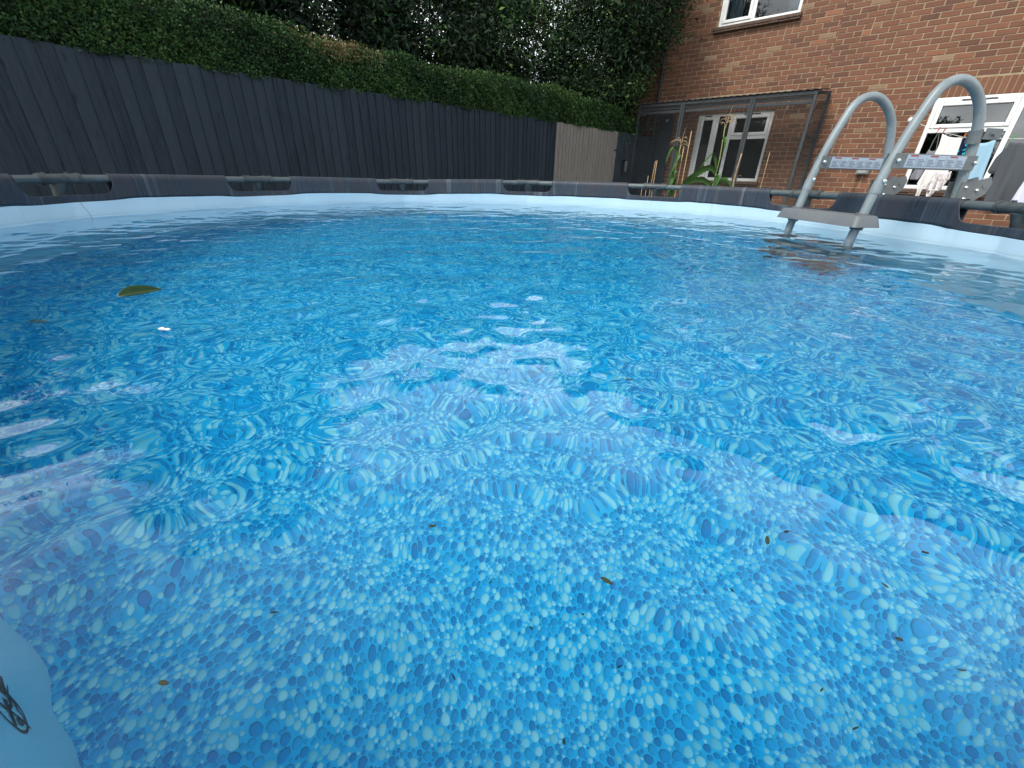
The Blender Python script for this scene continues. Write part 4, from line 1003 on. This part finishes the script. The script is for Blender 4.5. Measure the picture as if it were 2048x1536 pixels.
cloth([[(.06, .63, .80), (-.05, .615, .82), (-.25, .60, .84)]], mLav, 'lavender_cloth', 'pale lavender cloth in front of the dark grey shirt', 'cloth', -.14, .012, 30, 7)
def peg(a, col, label):
    b = MB()
    for s_ in (-1, 1): b.box((-.004+s_*.003, s_*.004-.004, -.035), (.004+s_*.003, s_*.004+.004, .035), .0015, M=Matrix.Rotation(s_*.13, 4, 'Y'))
    o = b.build('clothes_peg', mat('peg_'+label[:6], col, .45)); p = HP(a, DL, linez(a)+G+.012); o.location = p; o.rotation_euler = (0, .25, AH); tag(o, label, 'clothes peg', 'pegs on the washing line')
peg(-.37, (.55, .09, .04), 'orange red peg at the left end of the line'); peg(-.31, (.30, .05, .05), 'dark red peg on the left shoulder of the cream top'); peg(-.09, (.50, .12, .04), 'orange peg between the cream top and the navy swimsuit')
peg(.20, (.16, .05, .05), 'brown peg on the right corner of the pale blue towel'); peg(.36, (.04, .30, .08), 'green peg on the dark grey shirt')
b = MB(); b.lathe([(.004, 0), (.028, .006), (.036, .03), (.034, .055), (.02, .075), (.004, .08)], 16, (.52, -.12, G-.30)); o = onhouse(b.build('yellow_knob', mat('yellow_plastic', (.42, .27, .05), .4), smooth=True)); tag(o, 'small yellow knob on the wall seen through the right rim cut-out', 'knob')

# ------------------------------------------------------------------ things in the water
def flat_leaf(name, label, cat, x, y, z, rz, L_, W_, m, group=None, curl=.12, tilt=0, asym=.0):
    V = []; Fq = []; n = 16; k = 6
    for i in range(n+1):
        u = i/n; w_ = W_*math.sin(math.pi*u**.8)**.9+.0006
        for j in range(k+1):
            v = j/k*2-1; V.append(((u-.5)*L_, v*w_+asym*L_*math.sin(math.pi*u), curl*w_*abs(v)*1.2+.012*L_*math.sin(u*9)+.02*L_*math.sin(u*math.pi)))
    for i in range(n):
        for j in range(k): a = i*(k+1)+j; Fq.append((a, a+1, a+k+2, a+k+1))
    o = mesh_np(name, V, Fq, m, None, smooth=True); sm = o.modifiers.new('t', 'SOLIDIFY'); sm.thickness = .0006
    o.location = (x, y, z); o.rotation_euler = (tilt, 0, rz); return tag(o, label, cat, group)
mLeafW = mat('floating_leaf', rough=.35); t = NT(mLeafW); t.col(t.ramp(t.noise(t.coord(), 45, 4, .6), [(.35, (.004, .022, .003)), (.62, (.010, .040, .006)), (.88, (.035, .065, .02))]))
mDirt = grimy('dirt', (.02, .035, .02), (.045, .045, .022), 80, .9); mPetal = mat('petal', (.75, .74, .76), .6)
flat_leaf('green_leaf', 'large green leaf floating on the water at the left', 'leaf', -.862, .938, ZW+.010, R(50), .084, .015, mLeafW, curl=.25, asym=.07, tilt=R(34))
b = MB()
for k in range(7): b.box((-.008+.004*k, -.004+.003*math.sin(k*2), 0), (.0+.004*k, .004+.003*math.sin(k*2), .005+.002*math.sin(k)), .002)
o = b.build('white_petal', mPetal, auto=60); o.scale = (.7, .7, .7); o.location = (-.650, .722, ZW+.004); tag(o, 'tiny white petal floating below the green leaf', 'petal')
def water_pt(x, y, z):                      # world point on plane z seen at target pixel x,y (scene layout measured once from the photograph)
    d = fw*F_PX+r2*(x-1024)-u2*(y-768); return Vector((0, 0, G))+d*((z-G)/d.z)
def floor_pt(x, y):
    d = (fw*F_PX+r2*(x-1024)-u2*(y-768)).normalized(); P_ = Vector((0, 0, G))+d*((ZW-G)/d.z); s_ = Vector((d.x, d.y))/1.333; dz = math.sqrt(1-s_.length_squared)
    q = (ZW-ZF)/dz; return Vector((P_.x+s_.x*q, P_.y+s_.y*q, ZF))
p_ = water_pt(64, 636, ZW); flat_leaf('sunken_leaf', 'dark green leaf hanging just under the surface at the far left', 'leaf', p_.x-.10, p_.y+.09, ZW-.16, R(-20), .07, .012, mat('wet_leaf', (.012, .07, .09), .5), curl=.2)
for x, y, rz_, L_, lb in ((1533, 1084, 1.1, .016, 'brown seed husk floating near the right, beside a dark speck'), (1571, 1067, .3, .008, 'dark speck floating just right of the seed husk'), (1848, 1109, -.3, .008, 'dark speck floating near the right edge'), (330, 1370, -.1, .010, 'small brown husk floating at the lower left'), (865, 1056, .2, .010, 'dark speck floating left of centre'), (1213, 1166, -.6, .016, 'greenish husk floating in the lower middle'), (1258, 762, -.2, .018, 'black speck floating near the centre of the pool')):
    p_ = water_pt(x, y, ZW); flat_leaf('floating_husk', lb, 'debris', p_.x, p_.y, ZW+.002, rz_, L_*.62, L_*.075, mDirt if L_ > .009 else mBlack, 'husks and specks floating on the water')
rg = random.Random(77)
for x, y, lb in ((1060, 1250, 'just below the middle, left of centre line'), (1165, 1220, 'below the greenish floating husk'), (1410, 1190, 'right of the greenish husk, first of two close together'), (1475, 1180, 'right of the greenish husk, second of two close together'),
                 (1690, 1440, 'in the bottom right, lowest on that side'), (1780, 1250, 'at the right, below the speck by the edge'), (1610, 1365, 'in the lower right, left of the lowest one'), (905, 1360, 'in the lower middle, left of the centre line'),
                 (985, 1170, 'near the middle, above and left of the husk'), (1130, 1475, 'at the very bottom, nearest the centre'), (540, 1230, 'in the lower left, right of the small husk'), (1745, 1165, 'at the right, under the dark speck'),
                 (1240, 1330, 'in the lower middle, right of centre'), (1890, 1330, 'at the lower right edge'), (395, 965, 'at the left, far from the others')):
    p_ = floor_pt(x, y); flat_leaf('leaf_fragment', 'tiny brown leaf fragment '+lb, 'debris', p_.x, p_.y, ZF+.008, rg.uniform(0, 3), rg.uniform(.008, .018), rg.uniform(.001, .0022), mDirt, 'leaf fragments on the pool floor')
